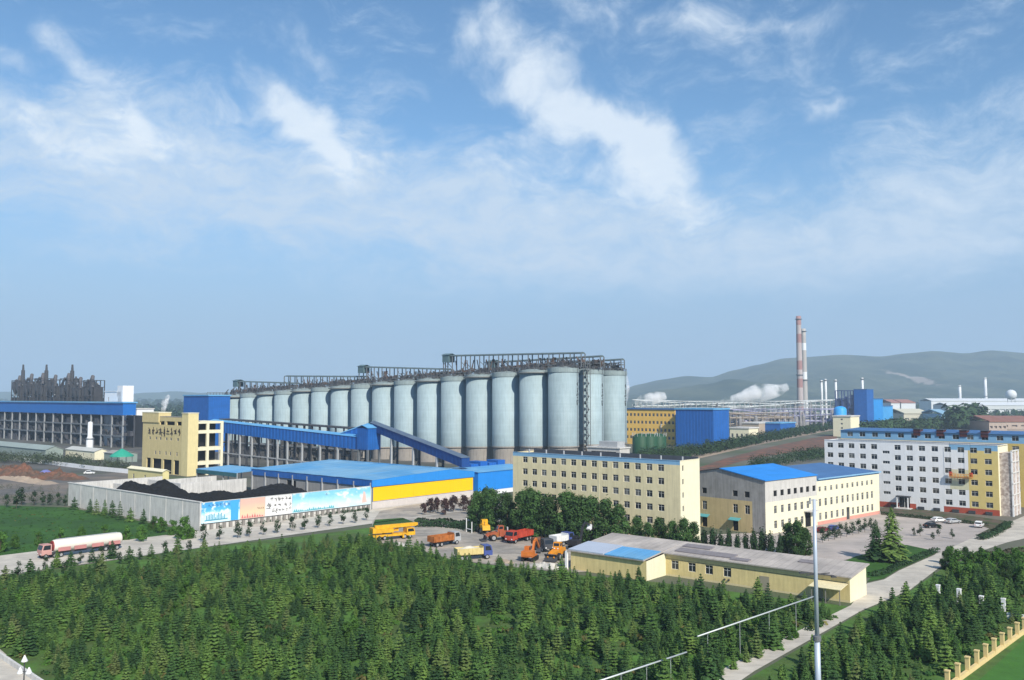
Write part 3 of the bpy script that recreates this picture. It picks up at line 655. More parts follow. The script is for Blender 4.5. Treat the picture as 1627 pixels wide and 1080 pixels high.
PLAB = {'panel_blue': 'bright blue printed hoarding with a white factory scene at the wall corner', 'panel_pink': 'pink and orange printed hoarding between blue and white ones',
        'panel_white': 'white printed hoarding covered in rows of black lettering', 'panel_pale': 'longest pale blue printed hoarding next to the yellow panel'}
def glyph(b, x, z, s, y, rnd, m=0):                          # brush-written character built of strokes
    k_ = rnd.randint(4, 7)
    for _ in range(k_):
        t = rnd.random(); cx_, cz = x + rnd.uniform(-.3, .3) * s, z + rnd.uniform(-.35, .35) * s; L = s * rnd.uniform(.22, .5)
        ang = 0 if t < .4 else (math.pi / 2 if t < .72 else rnd.choice((.8, -.8, 2.2)))
        dx, dz = math.cos(ang) * L, math.sin(ang) * L
        b.bar((cx_ - dx, y, cz - dz), (cx_ + dx, y, cz + dz), .012, s * .11, m)
rg = random.Random(5)
BLUE_SHADE = mat('shaded_blue_sheet', (.012, .06, .22), .55, .1, .2, streak=.2)  # blue sheet darkened so the inclined conveyor's side reads as in shade
INK = mat('black_print_ink', (.03, .03, .035), .6, .2)
for (p0, p1, nm) in HK:
    x0, x1 = len_to(K, U0, p0), len_to(K, U0, p1)
    t = thing('hoarding', PLAB[nm], 'hoarding', kuv(x0, 0), YAW0)
    wd = x1 - x0
    n_ = max(1, round(wd / 6)); z0, z1 = 1.7, 7.15
    for i in range(n_): MB().box(wd * i / n_ + .01, wd * (i + 1) / n_ - .01, -.16, -.04, z0, z1).build('panel', PRINT[nm], t)
    MB().box(0, wd, -.22, -.02, z1 + .01, z1 + .15).build('frame_rail', FRAME, t)
    MB().box(0, wd, -.20, -.02, z0 - .14, z0 - .01).build('frame_rail', STEEL_D, t)
    n2_ = max(2, round(wd / 1.9))
    for i in range(n2_): xx = wd * (i + .5) / n2_; MB().box(xx - .42, xx + .42, -.6, -.21, 0, 1.5).build('shadow_post', CONC_D, t)  # dark posts set close to imitate the shadow row under the panels
    yq = -.172
    if nm == 'panel_white':
        b = MB()
        for r_, (zz, cnt, off) in enumerate(((6.2, 6, .25), (4.6, 5, .18), (3.1, 6, .3))):
            for i in range(cnt): glyph(b, wd * (off + (.92 - off) * i / (cnt - 1)), zz + rg.uniform(-.15, .15), rg.uniform(.75, 1.15), yq, rg)
        glyph(b, wd * .14, 4.3, 1.5, yq, rg); b.build('lettering', INK, t)
    if nm == 'panel_blue':
        b = MB()
        for i in range(13): x = wd * (.12 + .5 * i / 13); hh = rg.uniform(.5, 1.7); b.box(x, x + wd * .022, yq - .01, yq, 2.5, 2.5 + hh)
        b.box(wd * .08, wd * .68, yq - .012, yq - .002, 2.25, 2.55); b.build('skyline_print', mat('print_teal', (.08, .30, .42), .5, .15), t)
        MB().box(wd * .76, wd * .96, yq - .01, yq, 1.75, 7.1).build('blue_band_print', mat('print_azure', (.06, .36, .70), .5, .05), t)
        b = MB()
        for i in range(6): glyph(b, wd * (.2 + .1 * i), 6.3, .7, yq - .014, rg)
        b.build('lettering', mat('print_deep_blue', (.04, .16, .42), .5, .1), t)
    if nm == 'panel_pink':
        b = MB()
        for i in range(4): glyph(b, wd * (.72 + .07 * i), 4.2, .5, yq, rg)
        b.build('lettering', INK, t)
        b = MB()
        for i in range(9): b.prism([(wd * (.05 + .1 * i), yq, 1.9), (wd * (.14 + .1 * i), yq, 1.9), (wd * (.09 + .1 * i), yq, 2.3 + rg.random())], (0, -.01, 0))
        b.build('flower_print', mat('print_red', (.60, .16, .16), .5, .2), t)
    if nm == 'panel_pale':
        b = MB()
        for i in range(22):
            x = wd * (.01 + .5 * i / 22); b.prism([(x, yq, 1.9), (x + wd * .03, yq, 1.9), (x + wd * .015, yq, 2.2 + rg.random() * .8)], (0, -.01, 0))
        b.build('shoreline_print', mat('print_sea_green', (.10, .38, .45), .5, .2), t)
        b = MB(); b.prism([(wd * .88, yq, 2.4), (wd * .95, yq, 2.4), (wd * .925, yq, 5.6), (wd * .90, yq, 5.9)], (0, -.01, 0)); b.build('sail_print', mat('print_salmon', (.70, .50, .44), .5, .1), t)
        b = MB(); glyph(b, wd * .42, 6.2, .8, yq, rg); b.build('lettering', mat('print_slate', (.2, .3, .4), .5, .1), t)

# ---- the big blue store
oS = kuv(uK + .6, 0); bS = len_to(oS, V0, 400); aS = len_to(oS, U0, 752); uR = len_to(oS, U0, 715); hS = 9.0
pR = oS + U0 * uR; hSR = ZH(745, pR.y)
S_ = thing('coal_store', 'wide low store with huge pale blue roof and long yellow panel', 'warehouse', oS, YAW0)
W = MB(); gates = [(bS * .60, bS * .68, 0, 6.3)]
W.facade((0, 0, 0), (0, 1, 0), (-1, 0, 0), bS, 6.9, gates)
W.poly([(0, 0, 0), (aS, 0, 0), (aS, 0, 2.25), (0, 0, 2.25)], 1)
W.poly([(aS, 0, 0), (aS, bS, 0), (aS, bS, hS), (aS, 0, hS)], 2); W.poly([(0, bS, 0), (aS, bS, 0), (aS, bS, hS), (0, bS, hS)], 2)
W.box(.3, .4, bS * .59, bS * .69, 0, 6.6, 3)
W.build('wall', [W_GRY, mat('pinkish_white_render', (.58, .53, .50), .85, .07, .4, streak=.1), BLUE_W, DARK], S_)
n_ = 8
for i in range(n_):
    MB().box(.25 + (aS - .5) * i / n_ + .015, .25 + (aS - .5) * (i + 1) / n_ - .015, -.06, .1, 2.4, 6.75).build('yellow_panel', YEL_P, S_)
MB().box(0, aS, -.02, .08, 2.25, 6.9).build('panel_backing', BLUE_D, S_)
b = MB()
b.prism([(-.35, -.35, 6.9), (aS + .2, -.35, 6.9), (aS + .2, -.35, hS - .2), (uR, -.35, hSR - .02), (-.35, -.35, hS - .02)], (0, .3, 0))
b.build('gable_fascia', mat('store_fascia_blue', (.025, .24, .66), .5, .07, .3, streak=.08), S_)
b = MB(); b.box(-.36, -.06, -.05, bS, 6.92, hS - .03); b.build('eaves_fascia', BLUE_W, S_)
for i in range(9): y = .5 + (bS - 1) * i / 8; MB().box(-.5, -.02, y - .2, y + .2, 0, 8.2).build('column', STEEL_L, S_)
ns = 15
for i in range(ns):                                        # roof in sheets, laid eaves to ridge
    y0, y1 = -.4 + (bS + .8) * i / ns, -.4 + (bS + .8) * (i + 1) / ns - .02; d = .05 * (i % 2)
    MB().prism([(-.5, y0, hS + d), (uR, y0, hSR + d), (uR, y1, hSR + d), (-.5, y1, hS + d)], (0, 0, .08)).build('roof_sheet', BLUE_P, S_)
MB().prism([(uR, -.4, hSR), (aS + .4, -.4, hS - .15), (aS + .4, bS + .4, hS - .15), (uR, bS + .4, hSR)], (0, 0, .1)).build('roof_slope', BLUE_P, S_)
MB().box(uR - .3, uR + .3, -.4, bS + .4, hSR + .12, hSR + .3).build('ridge_cap', BLUE_P, S_)
# small canopy at its far left
oc = oS + V0 * (bS + .8)
cn = thing('loading_canopy', 'small blue canopy roof on posts left of the big blue store', 'canopy', oc, YAW0)
lc = len_to(oc, V0, 334)
MB().prism([(-6, 0, 7.7), (8, 0, 8.3), (8, lc, 8.3), (-6, lc, 7.7)], (0, 0, .15)).build('canopy_roof', BLUE_R, cn)
MB().box(-6, -5.8, 0, lc, 6.3, 7.65).build('canopy_fascia', mat('dark_teal_sheet', (.03, .12, .14), .6, .1), cn)
for i in range(4):
    for x in (-5.6, 7.6): MB().box(x - .15, x + .15, lc * i / 3 - .1, lc * i / 3 + .2, 0, 7.7).build('post', STEEL_L, cn)
# blue annex between the store and the dormitory
oO = oS + U0 * (aS + 2.5); aO = len_to(oO, U0, 845)
O_ = thing('blue_annex', 'bright blue sheet-clad annex squeezed between blue store and yellow dormitory', 'building', oO, YAW0)
b = MB(); b.box(0, aO, 0, 22, 1.6, 8.2); b.build('wall', mat('annex_blue', (.02, .24, .72), .5, .07, .3, streak=.1), O_)
b = MB(); b.box(.05, aO - .05, .06, 21.9, 0, 1.6); b.build('plinth', W_WHT, O_)
b = MB(); b.prism([(-.3, -.3, 8.2), (aO, -.3, 8.2), (aO, 11, 9.0), (-.3, 11, 9.0)], (0, 0, .12)); b.prism([(-.3, 11, 9.0), (aO, 11, 9.0), (aO, 22.3, 8.2), (-.3, 22.3, 8.2)], (0, 0, .12)); b.build('roof', BLUE_R, O_)
for i in range(4):
    x0 = aO * .30 + i * 5; MB().box(x0, x0 + 4, 12, 18, 8.2, 10.0 + .7 * (i % 2)).build('roof_monitor', BLUE_W, O_)

# ---- yellow crushing house
oD = G(297, 757); bD = len_to(oD, V0, 224); aT = len_to(oD, U0, 313.5); aD = len_to(oD, U0, 352); hD = ZH(657, oD.y)
D_ = thing('crusher_house', 'yellow open-sided crushing house with corner towers and dark lettering', 'building', oD, YAW0)
zx = lambda zp: len_to(oD, V0, 210 + zp / 8.306)
yT = zx(640); yL0 = zx(332)
pyz = lambda py: ZH(py, oD.y + 9)
hM = pyz(663)
W = MB()
ups = [(zx(b1), zx(a1_), pyz(675.5), pyz(669.5)) for a1_, b1 in ((340, 400), (425, 535), (565, 625))]
mid = [(zx(c) - .85, zx(c) + .85, pyz(700), pyz(695.5)) for c in (213, 295, 352, 432, 490, 582)]
low = [(zx(c) - .7, zx(c) + .7, pyz(724), pyz(718)) for c in (290, 345, 427, 485, 572)]
gnd = [(zx(b1), zx(a1_), .2, 6.6) for a1_, b1 in ((175, 230), (258, 370), (395, 505), (535, 605))]
W.facade((.35, 0, 0), (0, 1, 0), (-1, 0, 0), bD, hM, ups + mid + low + gnd, None, .5)
W.poly([(.35, bD, 0), (aT, bD, 0), (aT, bD, hM), (.35, bD, hM)])
W.build('wall', W_SAND, D_)
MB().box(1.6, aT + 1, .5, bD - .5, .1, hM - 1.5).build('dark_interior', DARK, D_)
MB().box(0, aT, 0, yT, 0, hD).build('corner_tower', mat('sunlit_tower_yellow', (.74, .62, .32), .85, .06, .5, streak=.12), D_)  # tower coloured brighter than the facing to look sunlit
MB().box(0, aT, yL0, bD, 0, hD).build('corner_tower', W_SAND, D_) if False else MB().box(-.05, 6, yL0, bD + .05, pyz(672), hD).build('stair_head', W_SAND, D_)
for (y0, y1, x1) in ((-.15, yT + .15, aT + .15), (yL0 - .15, bD + .15, 6.2)): MB().box(-.2, x1, y0, y1, hD + .01, hD + .35).build('parapet', W_CRM, D_)
MB().box(.5, aT, yT + .1, yL0 - .1, hM + .02, hM + .3).build('roof', CONC_D, D_)
for (a_, b_2, c_, d_2) in mid + low: window(D_, (.5, (a_ + b_2) / 2, (c_ + d_2) / 2), FR, b_2 - a_, d_2 - c_, 2, 0)
b = MB(); rs = random.Random(11); y0, y1 = zx(628), zx(185); zz = pyz(687)
for i in range(9):
    yy = y1 + (y0 - y1) * (i + .5) / 9; s = 3.0 if i not in (3, 4) else 4.2
    for _ in range(6):
        t = rs.random(); L = s * rs.uniform(.2, .42); ang = 0 if t < .35 else (math.pi / 2 if t < .75 else rs.choice((.9, -.9)))
        cy_, cz = yy + rs.uniform(-.3, .3) * s * .6, zz + rs.uniform(-.3, .35) * s
        b.bar((.28, cy_ - math.cos(ang) * L, cz - math.sin(ang) * L), (.28, cy_ + math.cos(ang) * L, cz + math.sin(ang) * L), .1, .36)
b.build('sign_lettering', mat('dark_sign_letters', (.05, .035, .03), .6, .1), D_)
# open frame with floor slabs
yF1 = 16
for (t_, b_3) in ((669, 672.5), (683, 688), (709.5, 715), (732, 737.5), (741, 743)):
    MB().box(aT + .02, aD, .15, yF1, pyz(b_3), pyz(t_)).build('floor_slab', W_CRM if t_ < 740 else STEEL_D, D_)
for x in (aT + (aD - aT) * .40, aD - .1):
    for y in (0, yF1): MB().box(x - .6, x + .6, y, y + .9, 0, pyz(669)).build('column', W_CRM, D_)
MB().box(aT + .05, aD - .6, 5, yF1 - .2, 0, pyz(670)).build('interior_shade', DARK, D_)  # plain black box painting the shade inside the open frame

# ---- blue conveyor galleries
def gallery(name, label, P, Q, wd, ht, cols, ribs=True, group=None):
    d = Vector((Q.x - P.x, Q.y - P.y, 0)); L = d.length; yaw = math.atan2(d.y, d.x)
    t = thing(name, label, 'conveyor', (P.x, P.y, 0), yaw, group); dz = (Q.z - P.z)
    zf = lambda x: P.z + dz * x / L
    hw = wd / 2; b = MB(); b.prism([(0, -hw, zf(0) - ht), (0, hw, zf(0) - ht), (0, hw, zf(0)), (0, -hw, zf(0))], (L, 0, dz)); b.build('enclosure', BLUE_W if name != 'inclined_conveyor' else BLUE_SHADE, t)
    b = MB(); b.prism([(-.3, -hw - .3, zf(0)), (-.3, hw + .3, zf(0)), (-.3, 0, zf(0) + .8)], (L + .6, 0, dz)); b.build('roof', BLUE_R if name != 'inclined_conveyor' else mat('grey_blue_roofing', (.10, .14, .20), .7, .15, .3), t)
    if ribs:
        n_ = int(L / 2.6); b = MB()
        for i in range(n_):
            x = L * (i + .5) / n_
            for s in (-1, 1): b.prism([(x - .45, s * (hw + .09), zf(x) - ht + .1), (x + .45, s * (hw + .09), zf(x) - ht + .1), (x + .45, s * (hw + .09), zf(x) - .1), (x - .45, s * (hw + .09), zf(x) - .1)], (0, -s * .09, 0))
        b.build('cladding_ribs', mat('rib_blue', (.02, .15, .52), .5, .1, .3) if name != 'inclined_conveyor' else BLUE_SHADE, t)['kind'] = 'stuff'
    for x in cols:
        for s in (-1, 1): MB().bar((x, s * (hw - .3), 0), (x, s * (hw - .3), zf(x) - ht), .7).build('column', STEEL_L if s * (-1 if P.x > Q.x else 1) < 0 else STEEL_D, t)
        b = MB(); zt = zf(x) - ht
        for zz in (zt * .35, zt * .7): b.bar((x, -hw + .3, zz), (x, hw - .3, zz), .4)
        b.bar((x, -hw + .3, zt * .35), (x, hw - .3, zt * .7), .25); b.build('bracing', STEEL_D, t)
    zz = lambda x: (zf(x) - ht) * .42
    if len(cols) > 1: MB().bar((cols[0], -hw + .3, zz(cols[0])), (cols[-1], -hw + .3, zz(cols[-1])), .5).build('tie_beam', STEEL_L, t)
    return t
YG = 450.0; PG = PY(340, 668, YG); tG = len_to(Vector((PG.x, PG.y, 0)), -V0, 584); QG = Vector((PG.x, PG.y, 0)) - V0 * tG; QG.z = ZH(695, QG.y)
cols = [(G2 - Vector((PG.x, PG.y, 0))).length for G2 in [Vector((PG.x, PG.y, 0)) - V0 * len_to(Vector((PG.x, PG.y, 0)), -V0, p) for p in (353, 367.6, 386, 405, 430.7, 446, 461.6, 485, 513.6, 541.7, 575)]]
gallery('conveyor_gallery', 'long blue corrugated conveyor gallery on pale columns right of the crushing house', PG, QG, 4.4, 5.3, cols)
PG2 = Vector((QG.x + 2, QG.y + 4, ZH(671, QG.y + 4))); o2 = Vector((PG2.x, PG2.y, 0)); d2 = Vector((.60, -.80, 0)); t2 = len_to(o2, d2, 740, 13); QG2 = o2 + d2 * t2; QG2.z = ZH(727, QG2.y)
gallery('inclined_conveyor', 'blue inclined conveyor with shade-darkened sides running down past the silos behind the blue store', PG2, QG2, 3.4, 3.4, [t2 * f for f in (.25, .5, .75)], True)
th_ = thing('transfer_house', 'blue transfer house where the two blue conveyor galleries meet', 'building', (QG.x, QG.y, 0), YAW0)
b = MB(); b.box(-3, 4, -3.4, 3.4, 13, PG2.z - 2.2); b.build('wall', BLUE_W, th_)
zr = PG2.z - 2.2; b = MB(); b.prism([(-3.4, -3.8, zr), (4.4, -3.8, zr), (4.4, 0, zr + 1.2), (-3.4, 0, zr + 1.2)], (0, 0, .2)); b.prism([(-3.4, 0, zr + 1.2), (4.4, 0, zr + 1.2), (4.4, 3.8, zr), (-3.4, 3.8, zr)], (0, 0, .2)); b.build('roof', BLUE_R, th_)
for x in (-2.6, 3.6):
    for y in (-3, 3): MB().bar((x, y, 0), (x, y, 13), .8).build('column', STEEL, th_)
P3 = PY(533, 693, QG.y + 14); Q3 = Vector((QG.x - 1, QG.y + 5, PG2.z - 1)); gallery('feeder_conveyor', 'short pale blue feeder conveyor rising to the transfer house', P3, Q3, 3, 2.6, [], True)

# ================================================================== silos
NS = 16; S0 = Vector((25.0, 430.0, 0)); SD = Vector((-208.0, 155.0, 0)) / 15; rS = 7.45
SYAW = math.atan2(SD.y, SD.x)
def sil_top(px): return 585 + .0827 * (895 - px)
def make_silo(c, ztop, zsh, label, mark=False, plat=False):
    t = thing('silo', label, 'silo', (c.x, c.y, 0), SYAW, 'row of tall storage silos')
    b = MB(); b.lathe(0, 0, [(rS, zsh), (rS, ztop - 2.1), (rS * 1.0, ztop - 2.1)], 40); b.build('shell', SILO, t, True)
    b = MB(); b.lathe(0, 0, [(rS + .02, ztop - 2.1), (rS + .28, ztop - 2.05), (rS + .28, ztop - .05), (rS, ztop), (rS * .3, ztop + .9), (.02, ztop + 1.0)], 40); b.build('cap', mat('silo_cap_paint', (.27, .33, .335), .7, .12, .3, streak=.25), t)
    b = MB(); b.lathe(0, 0, [(rS - .45, 0), (rS - .45, zsh - .5), (rS + .2, zsh - .45), (rS + .2, zsh + .15), (rS, zsh + .16)], 32); b.build('skirt', SKIRT, t)
    b = MB()
    if plat:
        b.lathe(0, 0, [(rS + .29, ztop - 1.5), (rS + 1.5, ztop - 1.3), (rS + 1.5, ztop - .9), (rS + .29, ztop - .8)], 40); b.build('platform', mat('stained_platform', (.22, .22, .21), .8, .2, .3), t)
    b = MB()
    for i in range(20):
        a_ = 2 * math.pi * i / 20; p = (math.cos(a_) * (rS + .1), math.sin(a_) * (rS + .1)); b.bar((p[0], p[1], ztop), (p[0], p[1], ztop + 1.3), .12)
        a2_ = 2 * math.pi * (i + 1) / 20; p2 = (math.cos(a2_) * (rS + .1), math.sin(a2_) * (rS + .1))
        for zz in (.65, 1.3): b.bar((p[0], p[1], ztop + zz), (p2[0], p2[1], ztop + zz), .09)
    b.build('handrail', STEEL, t)
    b = MB(); rr = random.Random(int(c.x * 7))
    for _ in range(13):
        a_ = rr.uniform(0, 6.28); d = rr.uniform(1.5, 6.8); x, y = math.cos(a_) * d, math.sin(a_) * d; hh = rr.uniform(1.2, 3.2)
        b.box(x - .7, x + .7, y - .6, y + .6, ztop + .3, ztop + hh); b.tube((x, y, ztop + hh), (x + rr.uniform(-2, 2), y + rr.uniform(-2, 2), ztop + hh + rr.uniform(.6, 2)), .3, n=6)
    b.build('dust_filters', STEEL_D, t)['kind'] = 'stuff'
    b = MB()
    angs = math.atan2(-c.y, -c.x) - SYAW + R(62)
    for o_ in (-.3, .3):
        p = Vector((math.cos(angs), math.sin(angs), 0)) * (rS + .35) + Vector((-math.sin(angs), math.cos(angs), 0)) * o_; b.bar((p.x, p.y, zsh), (p.x, p.y, ztop + 1), .09)
    n_ = 26
    for i in range(n_):
        zz = zsh + (ztop - zsh) * i / n_; p = Vector((math.cos(angs), math.sin(angs), 0)) * (rS + .35); tg = Vector((-math.sin(angs), math.cos(angs), 0)) * .3
        b.bar(p - tg + Vector((0, 0, zz)), p + tg + Vector((0, 0, zz)), .07)
    b.build('ladder', STEEL, t)
    if mark:
        b = MB(); rr = random.Random(3); am = math.atan2(-c.y, -c.x) - SYAW + R(63)
        for kk in range(4):
            zc = ztop - 7.5 - kk * 3.0
            for _ in range(6):
                da, dzz = rr.uniform(-.1, .1), rr.uniform(-.9, .9); L = rr.uniform(.3, .9); vert = rr.random() < .45; a_ = am + da
                if vert: p = (math.cos(a_) * (rS + .05), math.sin(a_) * (rS + .05)); b.bar((p[0], p[1], zc + dzz - L), (p[0], p[1], zc + dzz + L), .3, .12)
                else:
                    a3 = a_ + L * 1.3 / rS; b.bar((math.cos(a_) * (rS + .05), math.sin(a_) * (rS + .05), zc + dzz), (math.cos(a3) * (rS + .05), math.sin(a3) * (rS + .05), zc + dzz), .12, .3)
        b.build('painted_lettering', INK, t)
    return t
TOPS = []
for i in range(NS):
    c = S0 + SD * i; px = CX + F * c.x / c.y; zt = ZH(sil_top(px), c.y); zsh = 11.2 - .62 * i
    lab = f'pale aqua storage silo in the front row, {ORD[i]} from the right' if i else 'nearest and widest-looking pale aqua silo with dark lettering, right end of front row'
    make_silo(c, zt, zsh, lab, i == 0, i % 2 == 1); TOPS.append((c, zt))
for r_ in (1, 2):
    c = S0 + U0 * (21.5 * r_) + SD * (.02 * r_); make_silo(c, 48.6 - .2 * r_, 11.2, ('right end silo of the second row, half hidden behind the front silo' if r_ == 1 else 'rightmost silo, end of the third row with dark lettering'), True)

# rooftop conveyor bridges above the silos
def topbridge(i0, i1, off, lift0, lift1, label, house=True):
    P = S0 + SD * i0 + U0 * off; Q = S0 + SD * i1 + U0 * off
    zb = lambda i: HC + (HOR - sil_top(CX + F * (S0 + SD * i).x / (S0 + SD * i).y)) / F * (S0 + SD * i).y
    L = (Q - P).length; yaw = math.atan2((Q - P).y, (Q - P).x)
    t = thing('conveyor_bridge', label, 'conveyor bridge', (P.x, P.y, 0), yaw, 'steel bridges on top of the silos')
    z0, z1 = zb(i0), zb(i1); zz = lambda x: z0 + (z1 - z0) * x / L; lf = lambda x: lift0 + (lift1 - lift0) * x / L
    n_ = max(3, int(L / 6))
    b = MB(); b.prism([(0, -1.9, z0 + lift0), (0, 1.9, z0 + lift0), (0, 1.9, z0 + lift0 + .45), (0, 0, z0 + lift0 + .9), (0, -1.9, z0 + lift0 + .45)], (L, 0, z1 + lift1 - z0 - lift0)); b.build('roof', mat('bridge_roof_sheet', (.12, .16, .17), .6, .2, .5), t)
    b = MB(); b.prism([(0, -2, z0 + 2.2), (0, 2, z0 + 2.2), (0, 2, z0 + 2.5), (0, -2, z0 + 2.5)], (L, 0, z1 - z0)); b.build('deck', STEEL, t)
    b = MB()
    for k_ in range(n_ + 1):
        x = L * k_ / n_
        for s in (-1.8, 1.8):
            b.bar((x, s, zz(x)), (x, s, zz(x) + lf(x)), .42)
            if k_ < n_:
                x2 = L * (k_ + 1) / n_; b.bar((x, s, zz(x) + 2.4), (x2, s, zz(x2) + (lf(x2) * .72 if k_ % 2 else 3.6)), .22); b.bar((x, s, zz(x) + 3.6), (x2, s, zz(x2) + 3.6), .16)
                b.bar((x, s, zz(x) + .1), (x2, s, zz(x2) + 2.3), .2)
    b.build('truss', STEEL, t)
    b = MB(); rr = random.Random(int(L * 10 + off))
    for k_ in range(int(L / 1.3)):
        x = rr.uniform(0, L); y = rr.uniform(-1.5, 1.5); hh = rr.uniform(.6, 1.8); b.box(x - rr.uniform(.4, 1.1), x + .6, y - .5, y + .5, zz(x) + 2.5, zz(x) + 2.5 + hh)
        if rr.random() < .5: b.tube((x, y, zz(x) + .3), (x + rr.uniform(-3, 3), y, zz(x) + lf(x) * .8), .28, n=6)
    b.build('conveyor_machinery', mat('rusty_machinery', (.14, .10, .085), .8, .3, .6), t)['kind'] = 'stuff'
    if house:
        b = MB(); x = L - 2; zt = zz(x) + lf(x); b.box(x - 2.2, x + 2.2, -2.6, 2.6, zt - 3.2, zt + .6); b.prism([(x - 2.8, -3, zt + .6), (x + 2.8, -3, zt + .6), (x + 2.8, 0, zt + 1.5), (x - 2.8, 0, zt + 1.5)], (0, 0, .15)); b.prism([(x - 2.8, 0, zt + 1.5), (x + 2.8, 0, zt + 1.5), (x + 2.8, 3, zt + .6), (x - 2.8, 3, zt + .6)], (0, 0, .15))
        b.build('drive_house', mat('drive_house_sheet', (.10, .16, .18), .6, .2), t)
topbridge(-.5, 4.6, 4, 6.6, 12.0, 'upper steel conveyor bridge over the tallest front silos')
topbridge(-.5, 3.6, 20, 5.6, 7.6, 'lower steel conveyor bridge over the second silo row', True)
topbridge(-.4, 3.2, 41, 4.8, 6.0, 'shortest steel conveyor bridge over the third silo row', False)
topbridge(4.4, 8.4, 4, 4.4, 10.6, 'steel conveyor bridge over the middle of the silo row', True)
topbridge(8.2, 12.4, 5, 4.6, 9.6, 'steel conveyor bridge left of the middle of the silo row', False)
topbridge(11.8, 15.4, 5, 4.4, 9.4, 'leftmost steel conveyor bridge, over the farthest silos', True)
# stair tower between the end silos
so = S0 + U0 * 11.5 - SD.normalized() * 5.5
stt = thing('stair_tower', 'slim dark steel stair tower between the two right end silos', 'stair tower', (so.x, so.y, 0), SYAW)
b = MB()
for x in (-1.2, 1.2):
    for y in (-1.2, 1.2): b.bar((x, y, 0), (x, y, 53), .25)
b.build('frame', STEEL, stt); b = MB()
for k_ in range(16):
    z = k_ * 3.2; s = 1 if k_ % 2 else -1; b.bar((-1.1 * s, 0, z), (1.1 * s, 0, z + 3.2), .9, .15); b.box(-1.3, 1.3, -1.3, 1.3, z + 3.1, z + 3.2)
b.build('flights', STEEL, stt)
# pump house and pipework by the right end of the silos
po = PY(985, 740, 400); ph = thing('pump_house', 'small pale concrete pump house at the foot of the right end silos', 'building', (po.x, po.y, 0), YAW0)
b = MB(); b.facade((0, 0, 0), (0, 1, 0), (-1, 0, 0), 18, 11.5, [(2, 16, 4.5, 10)], None, .6); b.box(.6, 8, .3, 18, 0, 11.4, 0); b.poly([(0, 0, 0), (8, 0, 0), (8, 0, 11.5), (0, 0, 11.5)]); b.build('wall', mat('pale_concrete', (.55, .53, .5), .9, .1, .4, streak=.2), ph)
MB().box(.55, .58, 2, 16, 4.5, 10).build('opening', DARK, ph); MB().box(-.4, 8.4, -.4, 18.4, 11.5, 12).build('roof', CONC, ph)
MB().box(1, 7, 2, 12, 12, 14.5).build('roof_tank', STEEL_L, ph)

# dark pipe rack behind the conveyor
pr0 = PY(356, 668, 520); rk = thing('pipe_rack', 'dark steel pipe rack and walkway in front of the far silos', 'pipe rack', (pr0.x, pr0.y, 0), SYAW + math.pi)
Lr = 118; zt = 21.5
b = MB()
for k_ in range(20):
    x = Lr * k_ / 19
    for y in (-3, 3): b.bar((x, y, 0), (x, y, zt - 3.2 * x / Lr), .5)
    for z in (8, 14): b.bar((x, -3, z), (x, 3, z), .35)
b.build('frame', STEEL_D, rk); b = MB()
for y, z, r in ((-2.2, 8.6, .5), (-.8, 8.7, .6), (.8, 8.5, .4), (2, 8.6, .5), (-2, 14.5, .5), (-.4, 14.7, .7), (1.6, 14.5, .5)): b.tube((0, y, z), (Lr, y, z - 1), r, n=8)
b.build('pipes', STEEL, rk)
b = MB(); b.prism([(0, -3.4, zt), (0, 3.4, zt), (0, 3.4, zt + .7), (0, -3.4, zt + .7)], (Lr, 0, -3.2)); b.build('walkway', STEEL_D, rk)
b = MB(); rr = random.Random(4)
for k_ in range(44):
    x = rr.uniform(0, Lr); b.box(x - rr.uniform(.5, 2.5), x + rr.uniform(.5, 2), rr.uniform(-2.5, 0), rr.uniform(.5, 2.5), rr.uniform(0, 3), rr.uniform(4, 13))
b.build('equipment', mat('dusty_equipment', (.13, .125, .12), .8, .35, .5), rk)['kind'] = 'stuff'

# blue block behind the crushing house
oX = PY(330, 700, 560); oX.z = 0; X_ = thing('blue_block', 'plain blue sheet-clad block beside the farthest silos', 'building', oX, YAW0)
zX = ZH(629, 560); MB().box(0, len_to(oX, U0, 364), 0, len_to(oX, V0, 290), 0, zX).build('wall', BLUE_W, X_)
b = MB(); b.box(-.5, len_to(oX, U0, 364) + .5, -.5, len_to(oX, V0, 290) + .5, zX + .01, zX + .8); b.build('roof', BLUE_R, X_)
b = MB()
for i in range(7): x = i * 2.2; b.bar((x, 2, zX + .8), (x, 2, zX + 2.3), .2); b.bar((x, 2, zX + 2.3), (x + 2.2, 2, zX + 2.3), .2)
b.build('handrail', STEEL, X_)
# ================================================================== plant on the left
YQ = 600.0; oQ = PY(194, 700, YQ); oQ.z = 0
bQ = len_to(oQ, V0, -70); aQ = 9.0; zq0, zq1 = ZH(659.5, YQ), ZH(640.5, YQ)
Q_ = thing('process_building', 'long blue-banded process building on rows of grey columns at far left', 'building', oQ, YAW0)
b = MB(); b.box(0, aQ, 0, bQ, zq0, zq1); b.build('cladding_band', mat('band_blue', (.014, .15, .50), .5, .08, .12, streak=.1), Q_)
b = MB(); b.box(-.8, aQ + .8, -.8, bQ, zq1 + .01, zq1 + .9); b.build('roof', BLUE_R, Q_)
n_ = 20
for i in range(n_ + 1):
    y = .8 + (bQ - 1.6) * i / n_
    for x in (.6, aQ - .6): MB().bar((x, y, 0), (x, y, zq0 - .02), .9).build('column', mat('column_grey', (.30, .31, .32), .6, .12, .6) if x < 2 else STEEL_D, Q_)
for z in (zq0 * .36, zq0 * .68): MB().box(.3, .9, 0, bQ, z - .5, z + .5).build('beam', STEEL, Q_)
b = MB(); rr = random.Random(21)
